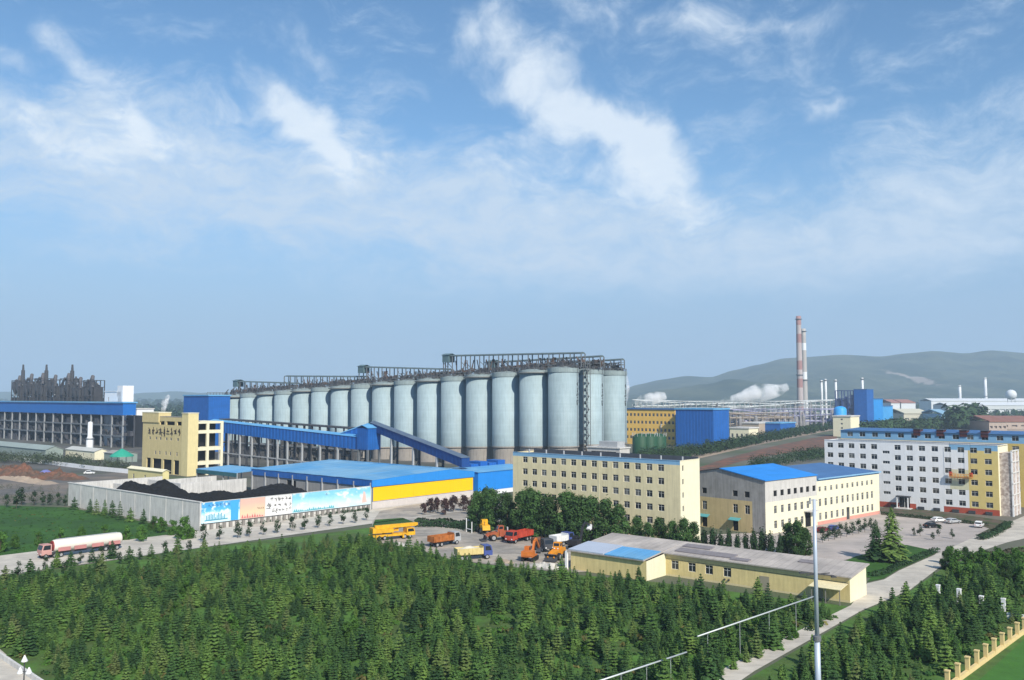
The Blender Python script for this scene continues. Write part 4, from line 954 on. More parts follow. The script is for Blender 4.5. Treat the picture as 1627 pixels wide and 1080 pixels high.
for i in range(260):
    y = rr.uniform(0, bQ); x = rr.uniform(2, 7.5); z = rr.choice((0, zq0 * .36, zq0 * .68)); hh = rr.uniform(2, 6.5)
    if rr.random() < .4: b.tube((x, y, z), (x, y, z + hh), rr.uniform(.8, 2.0), n=10)
    else: b.box(x - 1, x + 1, y - rr.uniform(1, 4), y + rr.uniform(1, 4), z, z + hh * .8)
b.build('machinery', mat('dark_machinery', (.07, .07, .08), .7, .4, .3), Q_)['kind'] = 'stuff'
b = MB(); b.box(aQ + 6, aQ + 7, -6, bQ, 0, zq0 - .5); b.build('rear_wall', mat('sooty_wall', (.05, .052, .06), .9, .3, .1), Q_)
# units on top: frames with cyclones, ducts and stacks
def unit(px, idx, tall):
    c0_ = oQ + U0 * 24; c = c0_ + V0 * len_to(c0_, V0, px, 40); zb = zq1 - 4; YU = c.y; t = thing('calciner_unit', f'sooty cyclone cluster on the left plant, {ORD[idx]} from the left', 'process unit', (c.x, c.y, 0), YAW0, 'process units on the left plant')
    rr = random.Random(idx * 13 + 5); top = ZH(593 + rr.uniform(-3, 4), YU)
    b = MB()
    for x in (-5, 5):
        for y in (-7, 0, 7): b.bar((x, y, 0), (x, y, zb + (top - zb) * .8), .6)
    for z in [zb + (top - zb) * f for f in (.1, .35, .6, .8)]:
        b.bar((-5, -7, z), (-5, 7, z), .4); b.bar((5, -7, z), (5, 7, z), .4); b.bar((-5, -7, z), (5, -7, z), .4); b.bar((-5, 7, z), (5, 7, z), .4); b.bar((-5, -7, z - 3), (-5, 7, z), .25)
    b.build('frame', STEEL_D, t); b = MB()
    for (x, y, r) in ((-3, -4, 2.4), (-3, 3.6, 2.6), (2.5, 0, 2.4), (2.4, -5, 1.9), (2, 5.4, 2)):
        z1 = zb + (top - zb) * rr.uniform(.55, .8); b.lathe(x, y, [(.4, z1 - 12), (r, z1 - 6), (r, z1), (r * .4, z1 + 1)], 14); b.tube((x, y, z1 + .5), (x, y, z1 + 2), r * .35, n=8)
    b.build('cyclones', STEEL_D, t); b = MB(); b.box(-4.5, 4.5, -7.5, 7.5, zb - 6, zb + (top - zb) * .28); b.box(-3.5, 3.5, -8.2, -5.5, zb, zb + (top - zb) * .6); b.build('hopper_block', mat('sooty_hopper', (.045, .045, .05), .8, .4, .3), t); b = MB()
    z = top - 2; b.tube((-4, -6, z - 9), (-1, 0, z), 1.3, n=10); b.tube((-1, 0, z), (0, 6, z - 5), 1.3, n=10); b.tube((0, 6, z - 5), (0, 7, z - 14), 1.2, n=10); b.tube((-3, 2, z - 3), (-4, 8, z - 10), .9, n=8)
    b.build('ducts', mat('sooty_duct', (.10, .095, .10), .7, .3, .4), t)
    if tall:
        zs = ZH(579, YU); b = MB(); b.tube((1, -1, zb + 6), (1, -1, zs - 5), 1.9, 1.5, n=12); b.tube((1, -1, zs - 5), (1, -1, zs), 1.0, .7, n=12); b.build('stack', STEEL_D, t)
    b = MB()
    for k_ in range(4): b.lathe(rr.uniform(-5, 5), rr.uniform(-6, 6), [(.02, zb + 9 + k_ * 3), (.7, zb + 9.3 + k_ * 3), (.7, zb + 10.2 + k_ * 3), (.02, zb + 10.5 + k_ * 3)], 8)
    b.build('pale_vessels', STEEL_L, t)
for i, (px, tl) in enumerate(((33, 1), (52, 0), (70, 1), (90, 0), (111, 1), (130, 0), (149, 0))): unit(px, i, tl)
# white control block
oW = PY(190, 700, 625); oW.z = 0; W_ = thing('control_block', 'white two-level control block at the right end of the process units', 'building', oW, YAW0)
zw, zw2 = ZH(622, 625), ZH(612.5, 625); y1 = len_to(oW, V0, 164); y0 = len_to(oW, V0, 191)
W = MB(); W.facade((0, 0, 0), (0, 1, 0), (-1, 0, 0), y1, zw, [(4, 5.6, zw - 7, zw - 4), (y1 - 7, y1 - 5.4, zw - 7, zw - 4)]); W.box(.6, 9, 0, y1, 0, zw - .05); W.build('wall', W_WHT, W_)
MB().box(-.0, 8, -2.5, 5.5, zw - 9, zw2).build('stair_head', W_WHT, W_); MB().box(-.4, 9.3, 5.6, y1 + .4, zw + .01, zw + .5).build('parapet', W_WHT, W_)
for y in (4.8, y1 - 6.2): window(W_, (.2, y, zw - 5.5), FR, 1.6, 3.0, 1, 0)
# white block right of it, on the ground far behind
oW2 = PY(216, 700, 700); oW2.z = 0; t = thing('far_white_block', 'pale white block seen between process building and crushing house', 'building', oW2, YAW0)
MB().box(0, 14, 0, 14, 0, ZH(650, 700)).build('wall', W_WHT, t); MB().box(-.5, 14.5, -.5, 14.5, ZH(650, 700) + .01, ZH(648.5, 700)).build('roof', CONC, t)

# lower sheds, tanks and tents in front of it
def shed(px, py, plx, prx, hw, hr, wm, rm, name, label, wins_=0, yaw=YAW0, Ux=U0, Vx=V0):
    o = G(px, py); bb = len_to(o, Vx, plx); aa = len_to(o, Ux, prx); t = thing(name, label, 'building', o, yaw)
    W = MB(); hs = [(bb * (i + .5) / wins_ - .7, bb * (i + .5) / wins_ + .7, hw * .35, hw * .7) for i in range(wins_)]
    W.facade((0, 0, 0), (0, 1, 0), (-1, 0, 0), bb, hw, hs); W.poly([(0, 0, 0), (aa, 0, 0), (aa, 0, hw), (aa / 2, 0, hr), (0, 0, hw)])
    W.poly([(aa, 0, 0), (aa, bb, 0), (aa, bb, hw), (aa, 0, hw)]); W.poly([(0, bb, 0), (aa, bb, 0), (aa, bb, hw), (aa / 2, bb, hr), (0, bb, hw)]); W.build('wall', wm, t)
    e = .4; MB().prism([(-e, -e, hw), (aa / 2, -e, hr + .1), (aa + e, -e, hw), (aa + e, -e, hw + .15), (aa / 2, -e, hr + .3), (-e, -e, hw + .15)], (0, bb + 2 * e, 0)).build('roof', rm, t)
    for a_, b2, c_, d_ in hs: window(t, (.12, (a_ + b2) / 2, (c_ + d_) / 2), FR, b2 - a_, d_ - c_, 2, 0)
    return t
GRN = mat('grey_green_sheet', (.26, .31, .28), .7, .12, .1, streak=.1)
shed(72, 728, -60, 100, 4.6, 6.6, GRN, mat('grey_green_roof', (.28, .33, .31), .7, .12, .06), 'grey_shed', 'wide grey-green roofed shed in front of the process building')
shed(150, 731, 104, 172, 4.6, 6.0, W_CRM, mat('whitish_roof', (.50, .50, .47), .7, .1, .1), 'cream_shed', 'cream-walled low shed below the white vertical tank', 4)
shed(258, 776, 203, 268, 6.2, 6.9, mat('lemon_render', (.66, .58, .28), .85, .06, .5), W_CRM, 'gate_house', 'small lemon yellow house just behind the coal yard wall', 3)
shed(190, 735, 165, 218, 4.5, 5.6, GRN, mat('dusty_roof', (.30, .29, .27), .8, .15, .1), 'dusty_shed', 'low dusty shed left of the crushing house')
# vertical tank
vt = G(142, 724); t = thing('vertical_tank', 'slender white vertical tank standing behind the cream shed', 'tank', vt)
zt = ZH(670, vt.y); b = MB(); b.lathe(0, 0, [(2.0, 0), (2.0, zt * .5), (1.35, zt * .58), (1.35, zt - .6), (.9, zt), (.02, zt + .2)], 18); b.build('shell', WHITE_V, t, True)
b = MB(); b.lathe(0, 0, [(2.0, zt * .49), (2.5, zt * .495), (2.5, zt * .51), (2.0, zt * .515)], 18); b.build('platform_ring', STEEL, t)
# green tent
gt = G(193, 742); t = thing('green_tent', 'round emerald green tent roof beside the crushing house', 'tent', gt)
zt = ZH(713, gt.y); zb = ZH(725, gt.y); b = MB(); b.lathe(0, 0, [(5.6, zb), (5.4, zb + .6), (2.6, zt - 1.2), (.4, zt), (.02, zt + .2)], 16); b.build('canopy', mat('emerald_fabric', (.03, .32, .22), .6, .1), t)
for i in range(8): a_ = i * .785; MB().bar((5.2 * math.cos(a_), 5.2 * math.sin(a_), 0), (5.2 * math.cos(a_), 5.2 * math.sin(a_), zb), .2).build('pole', STEEL, t)
# boundary wall, heaps of red soil
b = MB(); pts = [G(-120, 727), G(0, 729), G(80, 738), G(150, 747), G(212, 753)]
bw = thing('boundary_wall', 'thin whitewashed boundary wall behind the red soil heaps', 'wall', pts[0])
for p, q_ in zip(pts, pts[1:]): MB().bar(p - pts[0] + Vector((0, 0, 1.0)), q_ - pts[0] + Vector((0, 0, 1.0)), .3, 2.0).build('wall_panel', W_WHT, bw)
def heap(px, py, w_, d_, hh, m, lab, nm='soil_heap', seed=0):
    c = G(px, py)
    o = hfield(nm, m, -w_, w_, -d_, d_, 90, 36, lambda x, y: max(-.1, hh * (1 - (x / w_) ** 2) * (1 - (y / d_) ** 2) * (.45 + .9 * abs(noise2(x / 7 + seed, y / 5)) + .35 * noise2(x / 1.6 + seed, y / 1.6)) - .08), None, c, YAW0 + math.pi / 2)
    return tag(o, lab, 'soil heap')
heap(30, 755, 34, 8, 4.5, SOIL, 'long red-brown soil heap at the far left edge', seed=3)
heap(92, 758, 22, 6, 3.6, SOIL, 'red soil heap between the blue tarpaulin and the coal yard', seed=8)
heap(40, 763, 30, 5, 1.6, TAN, 'low tan soil heap along the dirt road', 'sand_heap', seed=14)
tp = G(72, 757); o = hfield('tarpaulin', mat('violet_blue_sheet', (.17, .18, .42), .6, .15), -5, 5, -4, 4, 14, 12, lambda x, y: 2.9 * math.exp(-(x / 3.2) ** 2 - (y / 3.4) ** 2) + .25 * noise2(x, y) + .15, None, tp); tag(o, 'violet blue tarpaulin over a pile on the red soil', 'tarpaulin')

# ================================================================== industrial belt on the right
def pbox(nm, lab, px, pyb, pl, pr, pyt, wm, rm, cat='building', Y=None, rows=0, cols=0, rcols=0):
    o = G(px, pyb); bb = len_to(o, V0, pl); aa = len_to(o, U0, pr); hh = ZH(pyt, o.y); t = thing(nm, lab, cat, o, YAW0)
    hs = [(bb * (i + .5) / cols - .9, bb * (i + .5) / cols + .9, hh * (.14 + .86 * j / rows) + .6, hh * (.14 + .86 * j / rows) + .6 + hh * .34 / rows) for i in range(cols) for j in range(rows)]
    W = MB(); W.facade((0, 0, 0), (0, 1, 0), (-1, 0, 0), bb, hh, hs); W.poly([(0, 0, 0), (aa, 0, 0), (aa, 0, hh), (0, 0, hh)]); W.poly([(aa, 0, 0), (aa, bb, 0), (aa, bb, hh), (aa, 0, hh)]); W.poly([(0, bb, 0), (aa, bb, 0), (aa, bb, hh), (0, bb, hh)])
    W.build('wall', wm, t); MB().box(-.6, aa + .6, -.6, bb + .6, hh + .01, hh + 1.0).build('roof', rm, t)
    for a_, b2, c_, d_ in hs: window(t, (.12, (a_ + b2) / 2, (c_ + d_) / 2), FR, b2 - a_, d_ - c_, 2, 0)
    return t, aa, bb, hh
ORNG = mat('orange_yellow_render', (.80, .50, .12), .85, .08, .2)
pbox('orange_workshop', 'orange-yellow workshop with rows of dark windows right of the silos', 1073, 708, 994, 1085, 651, ORNG, BLUE_D, rows=4, cols=13)
t, aa, bb, hh = pbox('blue_hall', 'tall plain blue hall beside the orange workshop', 1134, 712, 1074, 1159, 651, BLUE_W, BLUE_R)
b = MB()
for i in range(1, 12): b.box(-.12, 0, bb * i / 12 - .15, bb * i / 12 + .15, 1, hh - .5)
for i in range(1, 6): b.box(aa * i / 6 - .15, aa * i / 6 + .15, -.12, 0, 1, hh - .5)
b.build('cladding_ribs', mat('rib_blue', (.02, .15, .52), .5, .1, .3), t)['kind'] = 'stuff'
pbox('cream_annex', 'cream low annex to the right of the blue hall', 1190, 699, 1160, 1205, 681, W_CRM, CONC, rows=1, cols=4)
pbox('blue_low_hall', 'low blue hall in front of the two tall chimneys', 1240, 690, 1208, 1264, 673, BLUE_W, BLUE_R)
pbox('beige_pump_block', 'small beige block behind the cream annex', 1206, 690, 1180, 1240, 673, mat('beige_render', (.42, .34, .26), .85, .1, .3), CONC)
t, aa, bb, hh = pbox('yellow_tower_block', 'small cream tower block above the white dormitory roof', 1352, 694, 1324, 1366, 662, W_CRM, CONC, rows=4, cols=1)
# green tanks
for i, (px, py, r) in enumerate(((1018, 722, 5), (1032, 722, 5), (1046, 721, 5))):
    c = G(px, py); zt = ZH(693, c.y); t = thing('green_tank', f'dark green process tank near the orange workshop, {ORD[i]} from the left', 'tank', c, 0, 'green process tanks')
    MB().lathe(0, 0, [(r, 0), (r, zt), (r * .5, zt + 1.5), (.02, zt + 1.8)], 18).build('shell', mat('tank_green', (.018, .075, .034), .6, .15, .2, streak=.15), t, True)
    b = MB()
    for k_ in range(12): a_ = k_ * math.pi / 6; b.bar((r * math.cos(a_), r * math.sin(a_), zt), (r * math.cos(a_), r * math.sin(a_), zt + 2.2), .2)
    b.build('handrail', STEEL_L, t)
# clutter of pipe frames beside the tanks
def rack(nm, lab, p0, p1, Y0, Y1, zt, seed, wd=6, m=STEEL, pm=PIPE, dens=1.0):
    P = PY(p0, 660, Y0); Q = PY(p1, 660, Y1); P.z = Q.z = 0; d = Q - P; L = d.length; t = thing(nm, lab, 'pipe rack', P, math.atan2(d.y, d.x)); rr = random.Random(seed)
    b = MB(); n_ = int(L / 7)
    for k_ in range(n_ + 1):
        x = L * k_ / n_
        for y in (0, wd): b.bar((x, y, 0), (x, y, zt), .5)
        for f in (.4, .75, 1): b.bar((x, 0, zt * f), (x, wd, zt * f), .35)
    for f in (.4, .75, 1): b.bar((0, 0, zt * f), (L, 0, zt * f), .35)
    b.build('frame', m, t); b = MB()
    for k_ in range(6): y = wd * (k_ + .5) / 6; b.tube((0, y, zt * rr.choice((.42, .78, 1.03)) + .5), (L, y, zt * rr.choice((.42, .78, 1.03)) + .5), rr.uniform(.35, .8), n=8)
    b.build('pipes', pm, t); b = MB()
    for k_ in range(int(L / 4 * dens)):
        x = rr.uniform(0, L); s = rr.uniform(1, 3)
        if rr.random() < .5: b.lathe(x, rr.uniform(0, wd), [(s * .7, 0), (s * .7, zt * rr.uniform(.3, .9)), (.05, zt * .95)], 10)
        else: b.box(x - s, x + s, 0, wd * .7, 0, zt * rr.uniform(.2, .7))
    b.build('vessels', mat('mixed_vessels', (.26, .25, .25), .7, .4, .05), t)['kind'] = 'stuff'; return t
rack('pipe_rack', 'steel pipe rack with pale vessels in front of the blue hall', 1050, 1128, 640, 640, 15, 2, 8, STEEL_L, STEEL_L)
rack('long_pipe_bridge', 'long pale pipe bridge running to the foot of the tall chimneys', 1010, 1335, 1000, 1080, 30, 3, 9, STEEL_L, PIPE)
rack('lower_pipe_bridge', 'violet-grey pipe bridge crowded with vessels below the long pipe bridge', 1165, 1345, 900, 960, 21, 9, 9, mat('violet_steel', (.24, .24, .36), .6, .2), mat('violet_pipe', (.34, .34, .46), .6, .2))
rack('yard_pipe_rack', 'brownish pipe rack behind the cream annex', 1160, 1260, 860, 880, 18, 12, 8, mat('brown_steel', (.24, .19, .15), .7, .2), mat('brown_pipe', (.32, .27, .22), .7, .2))
# chimneys
def chimney(px, pyt, Y, r0, r1, lab, cols, bands=9, nm='chimney'):
    c = PY(px, 640, Y); c.z = 0; zt = ZH(pyt, Y); t = thing(nm, lab, 'chimney', c, 0)
    for k_ in range(bands):
        z0, z1 = zt * k_ / bands, zt * (k_ + 1) / bands; ra, rb = r0 + (r1 - r0) * k_ / bands, r0 + (r1 - r0) * (k_ + 1) / bands
        MB().lathe(0, 0, [(ra, z0), (rb, z1)] if k_ < bands - 1 else [(ra, z0), (rb, z1), (rb * .8, z1), (rb * .78, z1 - 3)], 18).build('band', cols[k_ % len(cols)] if k_ < bands - 1 else cols[-1], t, True)
    for f in (.45, .97):
        rr_ = r0 + (r1 - r0) * f; MB().lathe(0, 0, [(rr_, zt * f - .5), (rr_ + 1.1, zt * f - .3), (rr_ + 1.1, zt * f + .6), (rr_, zt * f + .7)], 18).build('gallery_ring', STEEL, t)
    return t
PKC = mat('pinkish_chimney', (.46, .40, .39), .85, .12, .05, streak=.2); PKR = mat('faded_red_band', (.34, .20, .19), .85, .1, .05); GYC = mat('grey_chimney', (.44, .42, .40), .85, .12, .05, streak=.2); WHC = mat('white_chimney', (.72, .73, .74), .6, .06, .05)
chimney(1271.5, 502, 1150, 4.2, 3.1, 'tallest chimney, pinkish with faded red bands', [PKC, PKR, PKC, PKC, PKR], 12)
chimney(1279, 522, 1190, 4.2, 2.9, 'second tall chimney, grey with white rings, just right of the tallest', [GYC, GYC, WHC, GYC], 13)
for i, (px, pt, Y) in enumerate(((1306, 604, 1250), (1312.5, 602, 1250), (1328.5, 603, 1200), (1371, 600, 1150))):
    chimney(px, pt, Y, 1.7, 1.4, ['slim white chimney, left of the close pair', 'slim white chimney, right of the close pair', 'slim white chimney left of the blue boiler house', 'slim white chimney rising behind the blue boiler house'][i], [WHC], 3)
chimney(1525.5, 612, 2100, 4, 3.2, 'shorter far white chimney above the long white sheds', [WHC], 3); chimney(1566.5, 600, 2100, 4, 3.2, 'taller far white chimney above the long white sheds', [WHC], 3)
# blue boiler house, stepped
oZ = PY(1378, 668, 1050); oZ.z = 0; Z_ = thing('boiler_house', 'stepped bright blue boiler house with dark steel frame on its left', 'building', oZ, YAW0)
zs = [ZH(p, 1050) for p in (619, 634, 646)]
xs_ = [0, len_to(oZ, U0, 1389), len_to(oZ, U0, 1404), len_to(oZ, U0, 1420)]; bz = len_to(oZ, V0, 1358); bz2 = len_to(oZ, V0, 1328)
for k_ in range(3):
    MB().box(xs_[k_] + .05 * k_, xs_[k_ + 1], .3 * k_, bz, 0, zs[k_]).build('wall', [BLUE_W, mat('boiler_blue', (.02, .27, .70), .5, .1, .1), mat('boiler_pale_blue', (.06, .34, .72), .5, .1, .1)][k_], Z_)
    MB().box(xs_[k_] - .3, xs_[k_ + 1] + .3, .3 * k_ - .5, bz + .5, zs[k_] + .02, zs[k_] + 1).build('roof', BLUE_D, Z_)
b = MB()
for y in (bz + 1, bz + (bz2 - bz) * .33, bz + (bz2 - bz) * .66, bz2):
    for x in (1, 9): b.bar((x, y, 0), (x, y, zs[0] - 1), .9)
for z in (zs[0] * .25, zs[0] * .5, zs[0] * .75, zs[0] - 1): b.bar((1, bz, z), (1, bz2, z), .8); b.bar((9, bz, z), (9, bz2, z), .8)
b.build('steel_frame', mat('navy_steel', (.03, .06, .2), .6, .2), Z_)
b = MB(); rr = random.Random(8)
for k_ in range(14): y = rr.uniform(bz + 2, bz2 - 2); b.box(2, 8, y - 2, y + 2, rr.uniform(0, 15), rr.uniform(18, zs[0] - 6))
b.build('boilers', mat('boiler_casing', (.10, .14, .28), .7, .4, .05), Z_)
c = PY(1335, 660, 940); c.z = 0; t = thing('blue_dome_store', 'rounded bright blue store left of the boiler house', 'store', c); rD = 6.5
MB().lathe(0, 0, [(rD, 0), (rD, ZH(650, 940)), (rD * .8, ZH(647, 940)), (rD * .4, ZH(645.5, 940)), (.05, ZH(645, 940))], 24).build('shell', mat('dome_blue', (.04, .34, .78), .5, .08, .1), t, True)
MB().lathe(0, 0, [(rD + .05, 0), (rD + .25, .1), (rD + .25, 1.2), (rD + .05, 1.3)], 24).build('plinth', CONC, t)
# far right sheds
def far_shed(nm, lab, p0, p1, Y, yb, yt, m, rm=None, nb=8):
    P = PY(p0, yb, Y); Q = PY(p1, yb, Y); zb = 0; zt = ZH(yt, Y); t = thing(nm, lab, 'building', (P.x, P.y, 0)); L = Q.x - P.x
    W = MB(); hs = [(L * (i + .2) / nb, L * (i + .8) / nb, zt * .3, zt * .55) for i in range(nb)]; W.facade((0, 0, 0), (1, 0, 0), (0, -1, 0), L, zt, hs, None, 1.5); W.box(0, L, 1.6, 60, 0, zt - .1); W.build('wall', m, t)
    b = MB(); b.prism([(0, -1, zt), (0, 30, zt + 5), (0, 61, zt), (0, 61, zt + 1), (0, 30, zt + 6), (0, -1, zt + 1)], (L, 0, 0)); b.build('roof', rm or m, t); return t
WFS = mat('white_far_sheet', (.66, .68, .70), .7, .06, .02)
far_shed('white_factory', 'very long white factory shed at far right below the mountains', 1480, 1660, 2000, 650, 637, WFS, WFS, 14)
far_shed('white_factory', 'second long white factory shed in front, slightly lower and paler roofed', 1505, 1640, 1800, 655, 644, mat('pale_far_sheet', (.56, .58, .58), .7, .06, .02), WFS, 10)
far_shed('white_warehouse', 'small far white warehouse, left one of two', 1416, 1430, 1500, 652, 640, WFS, mat('red_far_roof', (.36, .18, .15), .8, .1), 2)
far_shed('white_warehouse', 'wider far white warehouse, right one of two', 1432, 1455, 1500, 652, 640, WFS, mat('red_far_roof', (.36, .18, .15), .8, .1), 3)
c = PY(1607, 640, 1900); c.z = 0; t = thing('white_sphere_tank', 'far white spherical tank at the right edge', 'tank', c); rS2 = 11; zc = ZH(627, 1900)
MB().lathe(0, 0, [(max(.05, rS2 * math.sin(math.pi * i / 10)), zc - rS2 * math.cos(math.pi * i / 10)) for i in range(11)], 20).build('sphere', WFS, t, True)
b = MB()
for k_ in range(6): a_ = k_ * math.pi / 3; b.bar((8 * math.cos(a_), 8 * math.sin(a_), 0), (8 * math.cos(a_), 8 * math.sin(a_), zc), 1)
b.build('legs', STEEL_L, t)
for i, (p0, p1, Y) in enumerate(((1572, 1600, 900), (1590, 1650, 960), (1548, 1572, 980))):
    far_shed('village_house', ['red-roofed village house behind the tree belt, nearest the trees', 'longest red-roofed village row at the right edge', 'small red-roofed village house by the dark trees'][i], p0, p1, Y, 690, 670, mat('village_wall', (.40, .33, .28), .85, .1), mat('red_tile_roof', (.26, .12, .09), .85, .15, .1), 4)
far_shed('tent_market', 'row of pale arched sheds beyond the tree belt', 1436, 1478, 1150, 665, 657, mat('pale_arch_sheet', (.55, .52, .42), .7, .1), mat('pale_arch_roof', (.60, .57, .45), .7, .1), 4)
far_shed('blue_far_shed', 'tiny pale blue shed beyond the tree belt', 1496, 1512, 1100, 668, 658, mat('pale_blue_far', (.25, .42, .55), .7, .1), mat('pale_blue_far', (.25, .42, .55), .7, .1), 2)

# ================================================================== poles, pipe, fences
pc = PY(1298, 1000, 95); t = thing('mast', 'tall grey tapering steel mast in the right foreground', 'mast', (pc.x, pc.y, 0)); zt = ZH(793, 95)
MB().tube((0, 0, 0), (0, 0, 9.6), .34, .29, 16).build('lower_section', POLE, t, True); MB().tube((0, 0, 9.6), (0, 0, zt), .235, .17, 16).build('upper_section', POLE, t, True)
MB().lathe(0, 0, [(.29, 9.2), (.42, 9.25), (.42, 9.75), (.235, 9.8)], 16).build('collar', STEEL, t)
b = MB(); b.bar((-.5, 0, zt - .1), (.35, 0, zt - .1), .12); b.tube((-.42, 0, zt - .5), (-.42, 0, zt + .15), .12, n=8); b.build('top_bracket', STEEL_L, t)
b = MB(); za = ZH(912, 95); b.bar((-1.6, -.1, za + .25), (2.0, .1, za - .2), .10, .12); b.bar((-1.0, 0, za - .1), (1.5, 0, za + .12), .08, .1); b.build('cross_arm', STEEL_D, t)
for x, z in ((-1.5, .22), (1.9, -.2)): MB().box(x - .25, x + .25, -.18, .18, za + z - .14, za + z - .02).build('lamp_head', STEEL_D, t)
# elevated pipe
def pipe(nm, lab, p, q_, z, posts):
    P, Q = G(*p, z), G(*q_, z); t = thing(nm, lab, 'pipe', (P.x, P.y, 0)); d = Q - P
    MB().tube((0, 0, z), (d.x, d.y, z), .095, n=10).build('pipe_run', PIPE, t, True)
    for i in range(posts):
        f = (i + .3) / posts; MB().tube((d.x * f, d.y * f, 0), (d.x * f, d.y * f, z - .15), .03, n=8).build('post', PIPE, t)
        MB().lathe(d.x * f, d.y * f, [(.02, z - .22), (.13, z - .2), (.13, z - .14), (.02, z - .13)], 8).build('saddle', STEEL, t)
pipe('overhead_pipe', 'pale overhead pipe above the small trees, longer right-hand run', (1108, 1011), (1292, 948), 4.6, 4)
pipe('overhead_pipe', 'pale overhead pipe at the bottom edge, lower left-hand run', (930, 1089), (1091, 1036), 4.0, 4)
# yellow post fence
fp = [(1506, 1084), (1521, 1077), (1536, 1067), (1551, 1056), (1565, 1047), (1578, 1037), (1590, 1027), (1601.5, 1018), (1613, 1008), (1624, 999), (1636, 989), (1649, 979)]
fw = [G(x, y + 11) for x, y in fp]; t = thing('post_fence', 'cream yellow post fence on a low plinth at bottom right', 'fence', fw[0])
f0 = fw[0]; f1 = fw[-1]; dd = (f1 - f0)
MB().bar(Vector((0, 0, .3)), dd + Vector((0, 0, .3)), .42, .6).build('plinth', FENCE_Y, t)
ya = math.atan2(dd.y, dd.x)
for i in range(12):
    p = dd * (i / 11); o = MB().box(-.24, .24, -.24, .24, .45, 2.1).build('post', FENCE_Y, t); o.location = (p.x, p.y, 0); o.rotation_euler = (0, 0, ya)
    c = MB().box(-.3, .3, -.3, .3, 2.1, 2.26).build('post_cap', FENCE_Y, o)
for i, (px, py) in enumerate(((1491, 952), (1524.5, 965), (1560, 971), (1595, 975))):
    c = G(px, py); t = thing('gate_pillar', f'white square pillar among the trees, {ORD[i]} from the left', 'pillar', c, YAW0, 'white pillars among the trees')
    MB().box(-.3, .3, -.3, .3, 0, 2.3 if i != 1 else 2.9).build('shaft', W_WHT, t); MB().box(-.33, .33, -.33, .33, 2.31 if i != 1 else 2.91, 2.5 if i != 1 else 3.1).build('cap', W_WHT, t)
p, q_ = G(1600, 983), G(1700, 996); tag(MB().bar(p + Vector((0, 0, .5)), q_ + Vector((0, 0, .5)), .3, .9).build('low_wall', W_WHT), 'low pale wall behind the yellow fence at the right edge', 'wall')
# street lamp lower left
lp = PY(39, 1050, 104); t = thing('street_lamp', 'garden lamp with three white cone shades in the lower left corner', 'street lamp', (lp.x, lp.y, 0)); zt = ZH(1046, 104)
MB().tube((0, 0, 0), (0, 0, zt - .2), .09, .06, 10).build('post', STEEL_D, t)
b = MB(); b.bar((-.5, 0, zt - 1.5), (.6, 0, zt - 1.5), .07); b.build('arm', STEEL_D, t)
for (x, z) in ((0, zt), (-.45, zt - 1.35), (.55, zt - 1.35)): MB().lathe(x, 0, [(.34, z - .35), (.36, z - .28), (.08, z + .32), (.02, z + .38)], 14).build('lamp_shade', WHITE_V, t)

# ================================================================== vehicles
WH = {}
def wheel(parent, x, y, r, wd=.3):
    k_ = (round(r, 2), round(wd, 2))
    if k_ not in WH:
        b = MB(); n_ = 18; vs = []; pr_ = [(r * .62, -wd / 2), (r * .93, -wd / 2), (r, -wd / 3), (r, wd / 3), (r * .93, wd / 2), (r * .62, wd / 2)]
        for (rr_, yy) in pr_:
            for i in range(n_): a_ = 2 * math.pi * i / n_; vs.append((rr_ * math.cos(a_), yy, rr_ * math.sin(a_)))
        b.add(vs, [(k2 * n_ + i, k2 * n_ + (i + 1) % n_, (k2 + 1) * n_ + (i + 1) % n_, (k2 + 1) * n_ + i) for k2 in range(5) for i in range(n_)]); ty = b.mesh('tyre', TYRE, True)
        b = MB(); b.tube((0, -wd * .4, 0), (0, wd * .4, 0), r * .62, n=12); b.tube((0, -wd * .52, 0), (0, wd * .52, 0), r * .22, n=8); WH[k_] = (ty, b.mesh('rim', mat('wheel_rim', (.32, .32, .33), .5, .1)))
    o = link('wheel', WH[k_][0], parent, (x, y, r)); link('rim', WH[k_][1], o); return o
def cab(parent, x0, x1, wd, z0, z1, m, name='cab', slope=.35):
    hw = wd / 2; b = MB(); b.prism([(x0, -hw, z0), (x1, -hw, z0), (x1, -hw, z0 + (z1 - z0) * .45), (x1 - slope, -hw, z1), (x0, -hw, z1)], (0, wd, 0)); o = b.build(name, m, parent)
    zm = z0 + (z1 - z0) * .5; zt_ = z1 - .15
    b = MB()
    fx = lambda z: x1 - slope * max(0, (z - (z0 + (z1 - z0) * .45)) / ((z1 - z0) * .55)) + .012
    b.poly([(fx(zm), -hw + .12, zm), (fx(zm), hw - .12, zm), (fx(zt_), hw - .12, zt_), (fx(zt_), -hw + .12, zt_)]); b.build('windscreen', GLASS, o)
    for s in (-1, 1): MB().poly([(x0 + .25, s * (hw + .012), zm), (fx(zm) - .25, s * (hw + .012), zm), (fx(zt_) - .25, s * (hw + .012), zt_), (x0 + .25, s * (hw + .012), zt_)]).build('side_window', GLASS, o)
    for s in (-1, 1): MB().box(x1, x1 + .05, s * (hw - .35) - .16, s * (hw - .35) + .16, z0 + .15, z0 + .4).build('headlight', WHITE_V, o)
    return o
